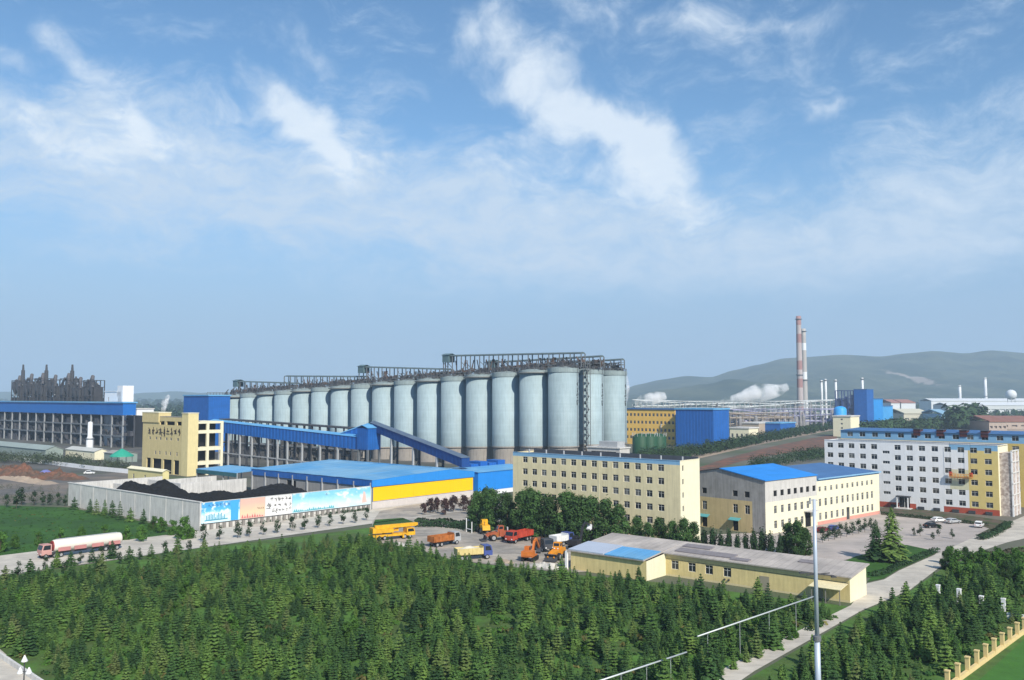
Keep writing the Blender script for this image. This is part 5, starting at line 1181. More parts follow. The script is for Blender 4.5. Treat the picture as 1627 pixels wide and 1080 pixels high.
def dump_truck(label, loc, rz, m, mb, L=7.6, load=None):
    t = thing('dump_truck', label, 'truck', loc, rz); h2 = L / 2
    MB().box(-h2, h2 - .3, -.5, .5, .75, 1.05).build('chassis', STEEL_D, t); cab(t, h2 - 1.9, h2, 2.4, .8, 2.9, m)
    x0, x1 = -h2, h2 - 2.1; b = MB(); z0, z1 = 1.15, 2.5; hw = 1.25
    b.box(x0, x1, -hw, hw, z0, z0 + .1)
    for s in (-1, 1): b.box(x0, x1, s * hw - .06, s * hw + .06, z0 + .1, z1)
    b.box(x0, x0 + .1, -hw + .07, hw - .07, z0 + .1, z1); b.box(x1 - .1, x1, -hw + .07, hw - .07, z0 + .1, z1 + .3)
    for k_ in range(6):
        x = x0 + (x1 - x0) * (k_ + .5) / 6
        for s in (-1, 1): b.box(x - .07, x + .07, s * (hw + .1) - .05, s * (hw + .1) + .05, z0, z1)
    b.build('tipper_body', mb, t)
    if load: hfield('load', load, x0 + .15, x1 - .15, -hw + .1, hw - .1, 12, 8, lambda x, y: 2.2 + .7 * math.exp(-((x - (x0 + x1) / 2) / 1.6) ** 2 - (y / .8) ** 2) + .08 * noise2(x * 2, y * 2), t)
    for x in (h2 - 1.2, -h2 + 1.1, -h2 + 2.4):
        for s in (-1, 1): wheel(t, x, s * 1.05, .52, .34)
    b = MB(); b.box(h2 - 2.05, h2 - 1.95, -1.1, 1.1, 1.2, 3.0); b.build('headboard', m, t); return t
def crane_truck(label, loc, rz):
    t = thing('mobile_crane', label, 'crane', loc, rz)
    MB().box(-5.6, 5.0, -1.2, 1.2, .85, 1.35).build('chassis', YEL_V, t); cab(t, 3.6, 5.8, 2.5, .75, 2.5, YEL_V)
    cab(t, .2, 2.0, 1.0, 1.75, 3.4, YEL_V, 'operator_cab').location = (0, .8, 0)
    MB().lathe(-1.2, 0, [(1.2, 1.36), (1.2, 1.7), (.02, 1.71)], 16).build('turntable', STEEL_D, t)
    b = MB(); b.box(-4.2, .1, -1.2, .1, 1.75, 2.7); b.box(-5.3, -4.2, -1.2, 1.2, 1.75, 3.0); b.build('superstructure', YEL_V, t)
    b = MB(); b.bar((-4.4, .0, 3.1), (6.4, 0, 3.2), .75, .85); b.build('boom', YEL_V, t); b = MB(); b.bar((2, 0, 3.18), (7.0, 0, 3.22), .55, .65); b.build('boom_extension', YEL_V, t)
    MB().tube((-1.5, 0, 1.8), (1.6, 0, 2.85), .16, n=8).build('lift_ram', STEEL_L, t); MB().box(6.9, 7.2, -.3, .3, 2.6, 3.6).build('boom_head', STEEL_D, t)
    for x in (-4.6, 2.6):
        for s in (-1, 1): MB().box(x - .2, x + .2, s * 1.25 - .15, s * 1.25 + .15, .3, 1.3).build('outrigger', YEL_V, t)
    for x in (4.4, 3.1, -2.2, -3.6):
        for s in (-1, 1): wheel(t, x, s * 1.05, .55, .36)
def loader(label, loc, rz, m, m2=None):
    t = thing('wheel_loader', label, 'loader', loc, rz); m2 = m2 or m
    b = MB(); b.prism([(-3.2, -1, 1.0), (-.3, -1, 1.0), (-.3, -1, 2.3), (-2.9, -1, 2.2)], (0, 2, 0)); b.build('rear_body', m, t); b = MB(); b.prism([(-.2, -.8, .9), (1.9, -.8, .9), (1.6, -.8, 1.9), (-.2, -.8, 2.0)], (0, 1.6, 0)); b.build('front_frame', m2, t)
    cab(t, -1.5, .1, 1.5, 2.0, 3.5, m); b = MB()
    for s in (-.7, .7): b.bar((.3, s, 1.9), (2.2, s, 1.6), .22, .4); b.bar((2.2, s, 1.6), (3.2, s, .7), .22, .4)
    b.build('lift_arms', m, t)
    b = MB(); b.prism([(2.9, -1.4, .15), (4.2, -1.4, .1), (4.25, -1.4, .2), (3.2, -1.4, .4), (3.0, -1.4, 1.0), (3.5, -1.4, 1.5), (3.4, -1.4, 1.6), (2.8, -1.4, 1.1)], (0, 2.8, 0)); b.build('bucket', STEEL_D, t)
    for x in (-2.1, 1.2):
        for s in (-1, 1): wheel(t, x, s * 1.15, .78, .55)
    MB().tube((-2.4, .4, 2.2), (-2.4, .4, 3.1), .08, n=8).build('exhaust', STEEL_D, t)
def excavator(label, loc, rz, m, bucket_m=None, up=0.0):
    t = thing('excavator', label, 'excavator', loc, rz)
    for s in (-1, 1):
        b = MB(); b.prism([(-1.9, s * 1.15 - .28, .25), (-1.5, s * 1.15 - .28, .02), (1.5, s * 1.15 - .28, .02), (1.9, s * 1.15 - .28, .25), (1.9, s * 1.15 - .28, .65), (1.5, s * 1.15 - .28, .85), (-1.5, s * 1.15 - .28, .85), (-1.9, s * 1.15 - .28, .65)], (0, .56, 0)); b.build('track', TYRE, t)
    b = MB(); b.box(-2.2, 1.4, -1.25, 1.25, 1.0, 1.25); b.box(-2.3, -.2, -1.25, 1.25, 1.25, 2.2); b.build('body', m, t); cab(t, -.15, 1.4, 1.05, 1.26, 2.9, m).location = (0, .7, 0)
    e_ = Vector((3.6, -.3, 4.0 + up)); k2 = Vector((5.6, -.3, 1.8 + up * 1.9)); b = MB(); b.bar((.9, -.3, 1.5), (2.2, -.3, 3.7 + up * .7), .4, .55); b.bar((2.2, -.3, 3.7 + up * .7), e_, .38, .5); b.build('boom', m, t)
    b = MB(); b.bar(e_, k2, .32, .42); b.build('stick', m, t); b = MB(); x, z = k2.x, k2.z; b.prism([(x - .1, -.8, z + .2), (x + .3, -.8, z), (x + .2, -.8, z - .9), (x - .5, -.8, z - 1.2), (x - .9, -.8, z - .8), (x - .5, -.8, z - .75), (x - .2, -.8, z - .4)], (0, 1.0, 0)); b.build('bucket', bucket_m or STEEL_D, t)
    MB().tube((.6, -.3, 1.6), (2.4, -.3, 3.2 + up * .6), .1, n=8).build('hydraulic_ram', STEEL_L, t)
def tanker(label, loc, rz):
    t = thing('tanker_truck', label, 'truck', loc, rz)
    cab(t, 6.9, 9.0, 2.4, .8, 3.0, mat('faded_pink_red', (.50, .27, .24), .65, .2)); MB().box(-8.6, 8.8, -.5, .5, .75, 1.05).build('chassis', STEEL_D, t)
    b = MB(); n_ = 20; prf = [(-8.7, .3), (-8.6, 1.15), (-8.3, 1.28), (6.0, 1.28), (6.3, 1.15), (6.4, .3)]; vs = []
    for (x, r) in prf:
        for i in range(n_): a_ = 2 * math.pi * i / n_; vs.append((x, r * 1.02 * math.cos(a_), 2.45 + r * math.sin(a_)))
    b.add(vs, [(k2 * n_ + i, k2 * n_ + (i + 1) % n_, (k2 + 1) * n_ + (i + 1) % n_, (k2 + 1) * n_ + i) for k2 in range(5) for i in range(n_)]); b.add([vs[i] for i in range(n_)], [tuple(range(n_))]); b.add([vs[5 * n_ + i] for i in range(n_)], [tuple(range(n_))])
    b.build('tank', mat('tank_cream_white', (.70, .66, .58), .4, .06, .3), t, True)
    MB().tube((6.0, 0, 2.45), (6.55, 0, 2.45), 1.2, 1.05, 20).build('tank_front', mat('dark_red_paint', (.24, .03, .03), .5, .1), t)
    b = MB()
    for s in (-1, 1):
        for x0 in (-8, -4.2, -.4, 3.0): b.box(x0, x0 + 2.6, s * 1.34 - .04, s * 1.34 + .04, 1.3, 2.1)
    b.build('side_panel', mat('faded_red_panel', (.46, .20, .19), .6, .2), t); b = MB(); b.box(-7.8, 5.6, -.3, .3, 3.68, 3.82); b.build('walkway', STEEL_L, t)
    for x in (-7.4, -6.1, -4.8, 4.9, 6.2, 8.1):
        for s in (-1, 1): wheel(t, x, s * 1.05, .52, .34)
def car(label, loc, rz, m, suv=False):
    t = thing('parked_car', label, 'car', loc, rz); hh = 1.65 if suv else 1.42; b = MB(); hw = .88
    low = [(-2.25, .35), (2.2, .32), (2.28, .6), (2.1, .78), (1.1, .92), (-1.75, .98), (-2.2, .92), (-2.3, .6)]
    b.prism([(x, -hw, z) for x, z in low], (0, 2 * hw, 0)); top = [(1.05, .91), (.35, hh - .05), (-.1, hh), (-1.1, hh - .02), (-1.55, hh - .2), (-1.85, .96)]; ins = .16
    n_ = len(top); vs = []
    for s in (-1, 1):
        for (x, z) in top: vs.append((x, s * (hw - ins * (z - .9) / (hh - .9)), z))
    b.add(vs, [(i, i + 1, n_ + i + 1, n_ + i) for i in range(n_ - 1)] + [tuple(range(n_)), tuple(range(n_, 2 * n_))]); b.build('body', m, t)
    b = MB(); b.poly([(1.0, -.78, .97), (1.0, .78, .97), (.42, .68, hh - .1), (.42, -.68, hh - .1)]); MBv = b.build('windscreen', GLASS, t); MBv.location = (.02, 0, .012)
    b = MB(); b.poly([(-1.82, -.78, 1.0), (-1.82, .78, 1.0), (-1.58, .7, hh - .26), (-1.58, -.7, hh - .26)]); o = b.build('rear_window', GLASS, t); o.location = (-.02, 0, .012)
    for s in (-1, 1):
        b = MB(); yy = lambda z: s * (hw - ins * (z - .9) / (hh - .9) + .012); b.poly([(.85, yy(.98), .98), (.3, yy(hh - .13), hh - .13), (-1.15, yy(hh - .13), hh - .13), (-1.6, yy(1.0), 1.0)]); b.build('side_window', GLASS, t)
        MB().box(2.2, 2.29, s * .6 - .2, s * .6 + .2, .6, .75).build('headlight', WHITE_V, t); MB().box(-2.31, -2.22, s * .62 - .18, s * .62 + .18, .68, .82).build('tail_light', RED_V, t)
        for x in (-1.4, 1.4): wheel(t, x, s * .8, .33, .22)
def face(px0, py0, px1, py1): a_, b2 = G(px0, py0), G(px1, py1); return math.atan2(b2.y - a_.y, b2.x - a_.x)
crane_truck('yellow mobile crane with long boom at the left end of the yard', G(622, 856, .1), face(590, 858, 660, 852))
dump_truck('rusty orange tipper truck with grey cab behind the first trees', G(706, 866, .1), face(682, 870, 735, 862), STEEL_L, ORG_V, 8.2)
dump_truck('cream tipper truck heaped with pale sand and a blue cab', G(752, 888, .1), face(725, 890, 780, 886), BLUE_V, CREAM_V, 8.0, mat('pale_sand', (.6, .55, .45), .9, .1))
loader('red-brown wheel loader next to the red truck under the poplars', G(790, 858, .1), face(800, 858, 760, 860), mat('rusty_red', (.36, .09, .04), .6, .2), ORG_V)
loader('yellow wheel loader at the white gate under the poplars', G(768, 846, .1), face(770, 848, 758, 841), YEL_V)
dump_truck('bright red tipper truck parked beneath the poplars', G(825, 860, .1), face(845, 854, 800, 864), RED_V, RED_V, 8.4)
excavator('orange excavator nearest the plantation, left of the yellow loader', G(842, 890, .1), face(845, 890, 862, 880), mat('excavator_orange', (.55, .16, .03), .5, .15))
loader('orange-yellow loader at the left end of the low shed', G(884, 888, .1), face(890, 884, 872, 892), mat('loader_amber', (.68, .27, .02), .5, .1))
excavator('dark excavator raising a white bucket behind the low shed', G(917, 872, .1), face(915, 872, 935, 866), mat('excavator_black', (.03, .03, .035), .5, .1), WHITE_V, 1.6)
dump_truck('small blue and white truck between loaders and low shed', G(893, 866, .1), face(880, 868, 912, 863), BLUE_V, WHITE_V, 6.0)
dump_truck('dark brown tipper truck behind the orange excavator', G(862, 874, .1), face(850, 870, 880, 880), STEEL_D, mat('brown_tipper', (.16, .08, .05), .7, .2), 6.6)
tanker('faded red-cabbed road tanker with long cream white tank on the left road', G(130, 879, .08), YAW0 + math.pi)
car('black saloon car parked in the paved lot', G(1481, 838, .1), face(1470, 838, 1492, 837), BLACK_V)
car('white saloon car just behind the black car', G(1492, 829, .1), face(1484, 830, 1500, 829), WHITE_V)
car('long silver car nearest the planting bed', G(1514, 831, .1), face(1500, 832, 1525, 830), mat('silver_paint', (.55, .56, .57), .3, .05, .8, metal=.4))
car('white car by the hedge end on the right', G(1556, 837, .1), face(1545, 842, 1560, 832), WHITE_V, True)
car('dark red car beside the cream building wall', G(1307, 845, .1), face(1300, 847, 1315, 842), mat('maroon_paint', (.16, .02, .03), .3, .1))
car('dark blue car beside the cream building wall', G(1325, 842, .1), face(1316, 844, 1334, 839), BLUE_V)
car('white van-like car on the dirt road by the boundary wall', G(142, 753, .1), 0.3, WHITE_V, True)
heap(868, 901, 4.5, 1.8, 1.3, mat('pale_rubble', (.5, .47, .42), .95, .3, 1.2), 'pale rubble heap at the plantation edge below the orange excavator', 'rubble_heap', 21)
heap(640, 866, 3.5, 1.4, 1.0, mat('pale_rubble', (.5, .47, .42), .95, .3, 1.2), 'small pale rubble heap in front of the yellow crane', 'rubble_heap', 27)
heap(800, 893, 3.2, 1.5, .9, TAN, 'tan sand pile at the near edge of the yard', 'sand_pile', 31)
# white gate frame and bollard post in the yard
gf = G(745, 846); t = thing('yard_gate', 'white tubular gate frame standing at the edge of the yard', 'gate', gf, face(738, 846, 755, 850))
b = MB(); b.tube((-1.2, 0, 0), (-1.2, 0, 3.6), .12, n=8); b.tube((1.4, 0, 0), (1.4, 0, 2.9), .12, n=8); b.build('gate_posts', WHITE_V, t); MB().tube((-1.2, 0, .9), (1.4, 0, .9), .1, n=8).build('rail', WHITE_V, t)
p = G(806, 858); tag(MB().tube((0, 0, 0), (0, 0, 3.2), .2, n=10).build('white_post', WHITE_V), 'single white post between the loader and the red truck', 'post').location = p
# ================================================================== vegetation
def project(p):
    c, s = math.cos(PITCH), math.sin(PITCH); y = p.y * c + (p.z - HC) * s; z = -p.y * s + (p.z - HC) * c
    return CX + F * p.x / y, CY - F * z / y
def inside(poly, x, y):
    r = False; n = len(poly); j = n - 1
    for i in range(n):
        (xi, yi), (xj, yj) = poly[i], poly[j]
        if (yi > y) != (yj > y) and x < (xj - xi) * (y - yi) / (yj - yi) + xi: r = not r
        j = i
    return r
def quad(b, c, n, s, rr, asp=1.0, m=0):
    n = n.normalized(); a = n.orthogonal().normalized(); a.rotate(Matrix.Rotation(rr.uniform(0, 6.28), 3, n)); e = n.cross(a)
    b.add([c - a * s - e * s * asp * .6, c + a * s - e * s * asp * .4, c + a * s * .8 + e * s * asp * .6, c - a * s * .7 + e * s * asp], [(0, 1, 2, 3)], m)
def cedar_mesh(seed, H=5.5, Rm=1.55, L=13):
    rr = random.Random(seed); b = MB()
    for k in range(L):
        t = k / (L - 1); z = H * (.07 + .9 * t); rad = Rm * ((1 - t) ** .85) * rr.uniform(.82, 1.12) + .12; nb = max(4, int(9 - 4 * t)); lean = Vector((rr.uniform(-.05, .05), rr.uniform(-.05, .05), 0)); ph = rr.uniform(0, 6.28)
        for i in range(nb):
            a = ph + 2 * math.pi * i / nb + rr.uniform(-.25, .25); r = rad * rr.uniform(.7, 1.15); d = Vector((math.cos(a), math.sin(a), 0)); tg = Vector((-d.y, d.x, 0))
            up = .32 * r if t > .5 else .12 * r
            p0 = Vector((0, 0, z)); p1 = p0 + d * r * .55 + Vector((0, 0, up)); p2 = p0 + d * r + Vector((0, 0, up * .4 - .10 * r))
            w1, w2 = .30 * r + .10, .16 * r + .05
            tw = rr.uniform(-.12, .12)
            b.add([p0 + tg * .05, p1 + tg * w1 + Vector((0, 0, -.08 + tw)), p1 - tg * w1 + Vector((0, 0, -.08 - tw)), p2 + tg * w2 * .4, p2 - tg * w2 * .5, p0 - tg * .05, p1 + Vector((0, 0, .05))],
                  [(0, 1, 6), (5, 6, 2), (1, 3, 6), (6, 3, 4), (6, 4, 2)])
            for _ in range(6):
                f = rr.uniform(.35, 1.08); c = p0 + (p2 - p0) * f + tg * rr.uniform(-.6, .6) * w1 + Vector((0, 0, up * .8 * f + rr.uniform(-.05, .12)))
                quad(b, c, Vector((rr.uniform(-.7, .7), rr.uniform(-.7, .7), 1)) + d * .4, rr.uniform(.12, .26), rr, .6)
    for k in range(5):
        c = Vector((0, 0, H * (.93 + .018 * k))); quad(b, c, Vector((rr.uniform(-1, 1), rr.uniform(-1, 1), .5)), .1, rr, .5)
    b.tube((0, 0, H * .9), (0, 0, H * 1.03), .035, .01, 5)
    return b.mesh('cedar_crown', LEAF_C)
def trunk_mesh(H, r, m=TRUNK, limbs=0, seed=0, spread=1.0):
    b = MB(); rr = random.Random(seed); n = 5; x = y = 0.0; p = Vector((0, 0, 0))
    for k in range(n):
        q_ = Vector((x + rr.uniform(-.05, .05) * H * .15, y + rr.uniform(-.05, .05) * H * .15, H * (k + 1) / n)); b.tube(p, q_, r * (1 - .8 * k / n), r * (1 - .8 * (k + 1) / n), 7, caps=False); p = q_
    for k in range(limbs):
        a = rr.uniform(0, 6.28); z = H * rr.uniform(.35, .85); L = spread * rr.uniform(.6, 1); b.tube((0, 0, z), (math.cos(a) * L, math.sin(a) * L, z + L * .9), r * .4, r * .12, 5, caps=False)
    return b.mesh('trunk', m)
def leafy_mesh(seed, lobes, n, size, m, name='crown'):
    """leaf-sized faces spread through several uneven lobes; lobes = (x,y,z,rx,ry,rz)"""
    rr = random.Random(seed); b = MB(); tot = sum(l[3] * l[4] * l[5] for l in lobes)
    for (x, y, z, rx, ry, rz) in lobes:
        k = int(n * rx * ry * rz / tot)
        for _ in range(k):
            while True:
                v = Vector((rr.uniform(-1, 1), rr.uniform(-1, 1), rr.uniform(-1, 1)))
                if .25 < v.length < 1: break
            d_ = v.normalized(); v = d_ * (v.length ** .6) * rr.uniform(.84, 1.12) * (.92 + .75 * noise2(d_.x * 1.9 + x * .8 + seed, d_.y * 1.9 + d_.z * 1.7 + z * .6))
            c = Vector((x + v.x * rx, y + v.y * ry, z + v.z * rz)); quad(b, c, v + Vector((rr.uniform(-.7, .7), rr.uniform(-.7, .7), rr.uniform(-.2, .9))), size * rr.uniform(.6, 1.3), rr, .75)
    return b.mesh(name, m)
def lobes_round(seed, H, Rm, base=.25, n=9):
    rr = random.Random(seed); out = []
    for i in range(n):
        t = rr.uniform(0, 1); z = H * (base + (1 - base) * t) - Rm * .25; k = math.sin(math.pi * min(1, .2 + .75 * t)); a = rr.uniform(0, 6.28); d = Rm * .5 * k; s = Rm * rr.uniform(.30, .55) * (1 if n < 15 else .8)
        out.append((math.cos(a) * d, math.sin(a) * d, z, s, s, s * rr.uniform(.8, 1.25)))
    out.append((rr.uniform(-.2, .2) * Rm, rr.uniform(-.2, .2) * Rm, H * .85, Rm * .26, Rm * .26, H * .15)); return out
CED = [(cedar_mesh(i, 4.4 + .34 * i, (2.1, 1.7, 2.0, 1.55, 2.3, 1.8)[i], (10, 12, 9, 13, 12, 11)[i]), trunk_mesh(4.0, .09, seed=i)) for i in range(6)]
left_plot = [(-200, 1260), (-200, 960), (0, 931), (170, 912), (330, 886), (470, 872), (590, 862), (660, 880), (760, 902), (905, 918), (1045, 934), (1340, 975), (1190, 1052), (1090, 1108), (1000, 1260)]
right_plot = [(1195, 1118), (1306, 1040), (1398, 980), (1466, 948), (1503, 928), (1560, 915), (1660, 920), (1650, 966), (1484, 1084), (1440, 1260), (1150, 1260)]
bald = [(640, 1010, 26), (785, 985, 34), (1010, 990, 22), (480, 905, 26), (255, 985, 18), (820, 1060, 30), (560, 1060, 16)]
PTS = []
lw_ = [(p.x, p.y) for p in (G(*q_) for q_ in left_plot)]; rw_ = [(p.x, p.y) for p in (G(*q_) for q_ in right_plot)]
path_w = [(p.x, p.y) for p in (G(*q_) for q_ in [(-60, 1000), (0, 1022), (90, 1090), (60, 1200), (-160, 1200)])]
rs = random.Random(42); sp_ = 2.0
for i in range(-70, 90):
    for j in range(-10, 120):
        p = Vector((0, 95, 0)) + U0 * (i * sp_ + rs.uniform(-.7, .7)) + V0 * (j * sp_ - 40 + rs.uniform(-.7, .7))
        if rs.random() < .17 + .32 * max(0, noise2(p.x / 9, p.y / 9)): continue
        L_, R_ = inside(lw_, p.x, p.y), inside(rw_, p.x, p.y)
        if not (L_ or R_) or p.y < 76 or inside(path_w, p.x, p.y): continue
        px, py = project(p); pt = project(p + Vector((0, 0, 4.5)))[1]
        if not (-60 < px < 1690 and pt < 1085): continue
        if any((px - a) ** 2 + ((py - 12 - b_) * 1.6) ** 2 < r * r for a, b_, r in bald) and rs.random() < .85: continue
        PTS.append((p, rs.choice(range(6)), rs.uniform(0, 6.28), max(.26, min(.85, rs.gauss(.48 if L_ else .55, .15)))))
PTS.sort(key=lambda t: t[0].y)
near = [t for t in PTS if 20 < project(t[0])[0] < 1607 and project(t[0] + Vector((0, 0, 2)))[1] < 1075][:300]
ns_ = set(id(t) for t in near); rest = [t for t in PTS if id(t) not in ns_]
lab_c = 'young dark green cedar in the front rows of the foreground plantation'
for (p, k, rz, s) in near:
    o = thing('cedar_tree', lab_c, 'tree', p, rz, 'young cedars in the plantation'); o.scale = (s * .9, s * .9, s * 1.08)
    link('trunk', CED[k][1], o); link('crown', CED[k][0], o)
def scatter(name, pts, protos, label, cat, mats):
    """one object of many small plants: points carrying index, turn and size, instanced by geometry nodes"""
    me = bpy.data.meshes.new(name); me.from_pydata([tuple(t[0]) for t in pts], [], [])
    for an, ty, idx in (('pick', 'INT', 1), ('turn', 'FLOAT', 2), ('size', 'FLOAT', 3)):
        at = me.attributes.new(an, ty, 'POINT'); at.data.foreach_set('value', [t[idx] for t in pts])
    ob_ = link(name, me); stuff(ob_, label, cat)
    ng = bpy.data.node_groups.new(name + '_scatter', 'GeometryNodeTree'); ng.interface.new_socket('Geometry', in_out='INPUT', socket_type='NodeSocketGeometry'); ng.interface.new_socket('Geometry', in_out='OUTPUT', socket_type='NodeSocketGeometry')
    N = ng.nodes; gi = N.new('NodeGroupInput'); go = N.new('NodeGroupOutput'); jn = N.new('GeometryNodeJoinGeometry')
    def attr(nm, ty): a = N.new('GeometryNodeInputNamedAttribute'); a.data_type = ty; a.inputs[0].default_value = nm; return a.outputs['Attribute']
    tr, sz, pk = attr('turn', 'FLOAT'), attr('size', 'FLOAT'), attr('pick', 'INT'); cx = N.new('ShaderNodeCombineXYZ'); ng.links.new(tr, cx.inputs[2])
    for k, pr_ in enumerate(protos):
        for src in pr_:
            oi = N.new('GeometryNodeObjectInfo'); oi.transform_space = 'ORIGINAL'; oi.inputs['Object'].default_value = src; oi.inputs['As Instance'].default_value = True
            cp = N.new('FunctionNodeCompare'); cp.data_type = 'INT'; cp.operation = 'EQUAL'; ng.links.new(pk, cp.inputs[2]); cp.inputs[3].default_value = k
            ip = N.new('GeometryNodeInstanceOnPoints'); ng.links.new(gi.outputs[0], ip.inputs['Points']); ng.links.new(cp.outputs[0], ip.inputs['Selection']); ng.links.new(oi.outputs['Geometry'], ip.inputs['Instance'])
            ng.links.new(cx.outputs[0], ip.inputs['Rotation']); ng.links.new(sz, ip.inputs['Scale']); ng.links.new(ip.outputs[0], jn.inputs[0])
    ng.links.new(jn.outputs[0], go.inputs[0]); md = ob_.modifiers.new('scatter', 'NODES'); md.node_group = ng
    return ob_
# grass tufts and low weeds among the plantation and over the meadow
tuft = [leafy_mesh(200 + i, [(0, 0, .18, .55, .55, .28)], 26, .17, [mat('weed_leaves', (.055, .13, .02), .85, .4, .6, rnd=.35, trans=.2), mat('dry_weed_leaves', (.13, .12, .04), .85, .4, .6, rnd=.3, trans=.2), mat('weed_leaves_dark', (.03, .085, .018), .85, .4, .6, rnd=.35, trans=.2)][i], 'weed_tuft') for i in range(3)]
tb = G(600, 852); tparts = []
for i in range(3):
    o = link('weed_tuft', tuft[i], None, tb + Vector((1.3 * i - 6, -3, .02))); tparts.append((tag(o, ['bright green weed tuft at the yard edge below the crane', 'dry yellowish weed tuft at the yard edge below the crane', 'dark green weed tuft at the yard edge below the crane'][i], 'weeds'),))
gr = []
mw_ = [(p.x, p.y) for p in (G(*q_) for q_ in [(-60, 935), (-60, 820), (0, 806), (106, 808), (310, 848), (296, 860), (0, 900)])]
for _ in range(5200):
    x = rs.uniform(-110, 110); y = rs.uniform(80, 235); p = Vector((x, y, 0))
    if (inside(lw_, x, y) or inside(rw_, x, y)) and not inside(path_w, x, y):
        px, py = project(p)
        if -30 < px < 1660 and py < 1100: gr.append((p, rs.choices((0, 1, 2), (6, 1, 3))[0], rs.uniform(0, 6.28), rs.uniform(.7, 1.9)))
for _ in range(2600):
    x = rs.uniform(-190, -60); y = rs.uniform(180, 300)
    if inside(mw_, x, y) and (Vector((x, y, 0)) - K).dot(V0) > .6: gr.append((Vector((x, y, 0)), rs.choices((0, 1, 2), (5, .6, 3))[0], rs.uniform(0, 6.28), rs.uniform(.25, .75)))
scatter('meadow_growth', gr, tparts, 'short grass and weeds between the young trees and on the meadow', 'grass', None)

# broadleaf prototypes
def tree(name, label, p, crown, trunk, rz=0.0, s=1.0, group=None, sz=None):
    o = thing(name, label, 'tree', p, rz, group); o.scale = (s, s, sz or s); link('trunk', trunk, o); link('crown', crown, o); return o
POP = [(leafy_mesh(50 + i, lobes_round(50 + i, 11, 4.0, .10, 30), 4800, .25, LEAF_B), trunk_mesh(9, .22, limbs=6, seed=i, spread=2.2)) for i in range(4)]
SML = [(leafy_mesh(70 + i, lobes_round(70 + i, 4.2, 1.25, .34, 12), 430, .15, LEAF_D), trunk_mesh(3.2, .07, limbs=4, seed=i, spread=.7)) for i in range(3)]
BRT = [(leafy_mesh(80 + i, lobes_round(80 + i, 6, 2.3, .12, 10), 1700, .24, LEAF_Y), trunk_mesh(4.5, .13, limbs=5, seed=i, spread=1.4)) for i in range(3)]
PRP = [(leafy_mesh(90 + i, lobes_round(90 + i, 4.5, 1.7, .25, 8), 700, .2, LEAF_P), trunk_mesh(3.2, .1, limbs=5, seed=i, spread=1)) for i in range(2)]
CYP = [(leafy_mesh(95 + i, [(0, 0, 2.6 + k * .2, .8 - .1 * k, .8 - .1 * k, 2.4 - .2 * k) for k in range(3)] + [(.3, .2, 1.4, .9, .9, 1.2)], 900, .18, LEAF_D), trunk_mesh(3, .08, seed=i)) for i in range(2)]
pop = [(757, 838, .88), (782, 842, .98), (806, 846, .95), (828, 850, 1.0), (851, 853, 1.02), (874, 856, 1.0), (897, 858, 1.05), (919, 861, 1.0), (941, 862, 1.02), (962, 864, .95), (984, 867, .85), (770, 834, .9), (840, 845, 1.0), (905, 850, .95)]
for i, (px, py, s) in enumerate(sorted(pop)):
    tree('poplar_tree', f'tall dark green leafy tree in front of the yellow dormitory, {ORD[i]} from the left', G(px, py), POP[i % 4][0], POP[i % 4][1], i * 1.7, s, 'tall trees before the dormitory')
md_ = [(1012, 868, .62), (1030, 872, .55), (1048, 872, .66), (1068, 874, .6), (1086, 878, .68), (1102, 874, .58)]
for i, (px, py, s) in enumerate(md_): tree('leafy_tree', f'middle-sized bushy tree at the right end of the yellow dormitory, {ORD[i]} from the left', G(px, py), POP[(i + 1) % 4][0], POP[(i + 1) % 4][1], i * 2.1, s, 'bushy trees right of the tall ones')
cyp = [(1119, 876, 1.0), (1133, 878, 1.15), (1146, 880, .95), (1158, 880, 1.1), (1172, 882, .95), (1185, 882, 1.0), (1198, 884, 1.15), (1212, 884, 1.25), (1226, 886, 1.1), (1240, 884, 1.0)]
for i, (px, py, s) in enumerate(cyp): tree('cypress_tree', f'dark columnar shrub before the grey and cream building, {ORD[i]} from the left', G(px, py), CYP[i % 2][0], CYP[i % 2][1], i, s, 'columnar shrubs before the grey building')
for i, (px, py, s) in enumerate([(1252, 880, .62), (1266, 884, .7), (1280, 882, .55)]): tree('shrub_tree', f'rounded dark tree left of the mast top, {ORD[i]} from the left', G(px, py), POP[i][0], POP[i][1], i, s)
rowp = [(1307 + 9.6 * i, 862 - 2.35 * i) for i in range(9)]
for i, (px, py) in enumerate(rowp): tree('street_tree', f'clipped little tree along the paving beside the lawn, {ORD[i]} from the left', G(px, py), SML[i % 3][0], SML[i % 3][1], i, .85, 'little trees along the lawn edge')
big = [(cedar_mesh(30 + i, 11, 3.6, 26), trunk_mesh(9, .2, seed=i)) for i in range(2)]
tree('large_cedar', 'largest cedar standing on the lawn before the white dormitory', G(1418, 893), big[0][0], big[0][1], .4, 1.05); tree('large_cedar', 'broad cedar left of the largest one on the lawn', G(1393, 891), big[1][0], big[1][1], 2.0, .8)
bt = [(1502, 905, .62), (1511, 897, .7), (1522, 908, .75), (1535, 897, .6), (1546, 910, .72), (1559, 896, .62), (1571, 910, .7), (1584, 897, .66), (1598, 912, .75), (1612, 900, .66), (1626, 914, .8), (1517, 920, .6), (1542, 925, .62), (1570, 924, .6), (1600, 927, .7), (1630, 930, .7)]
for i, (px, py, s) in enumerate(sorted(bt)): tree('leafy_tree', f'leafy young tree in the grove right of the road, {ORD[i]} from the left', G(px, py), (BRT if i % 4 else POP)[i % 3][0], (BRT if i % 4 else POP)[i % 3][1], i * 2.3, s * (1 if i % 4 else .55), 'leafy trees in the right grove')
stp = [(322, 862), (349, 858), (378, 855), (396, 853), (418, 850), (441, 847), (464, 844), (484, 842), (505, 839), (524, 836), (545, 833), (564, 831), (583, 827)]
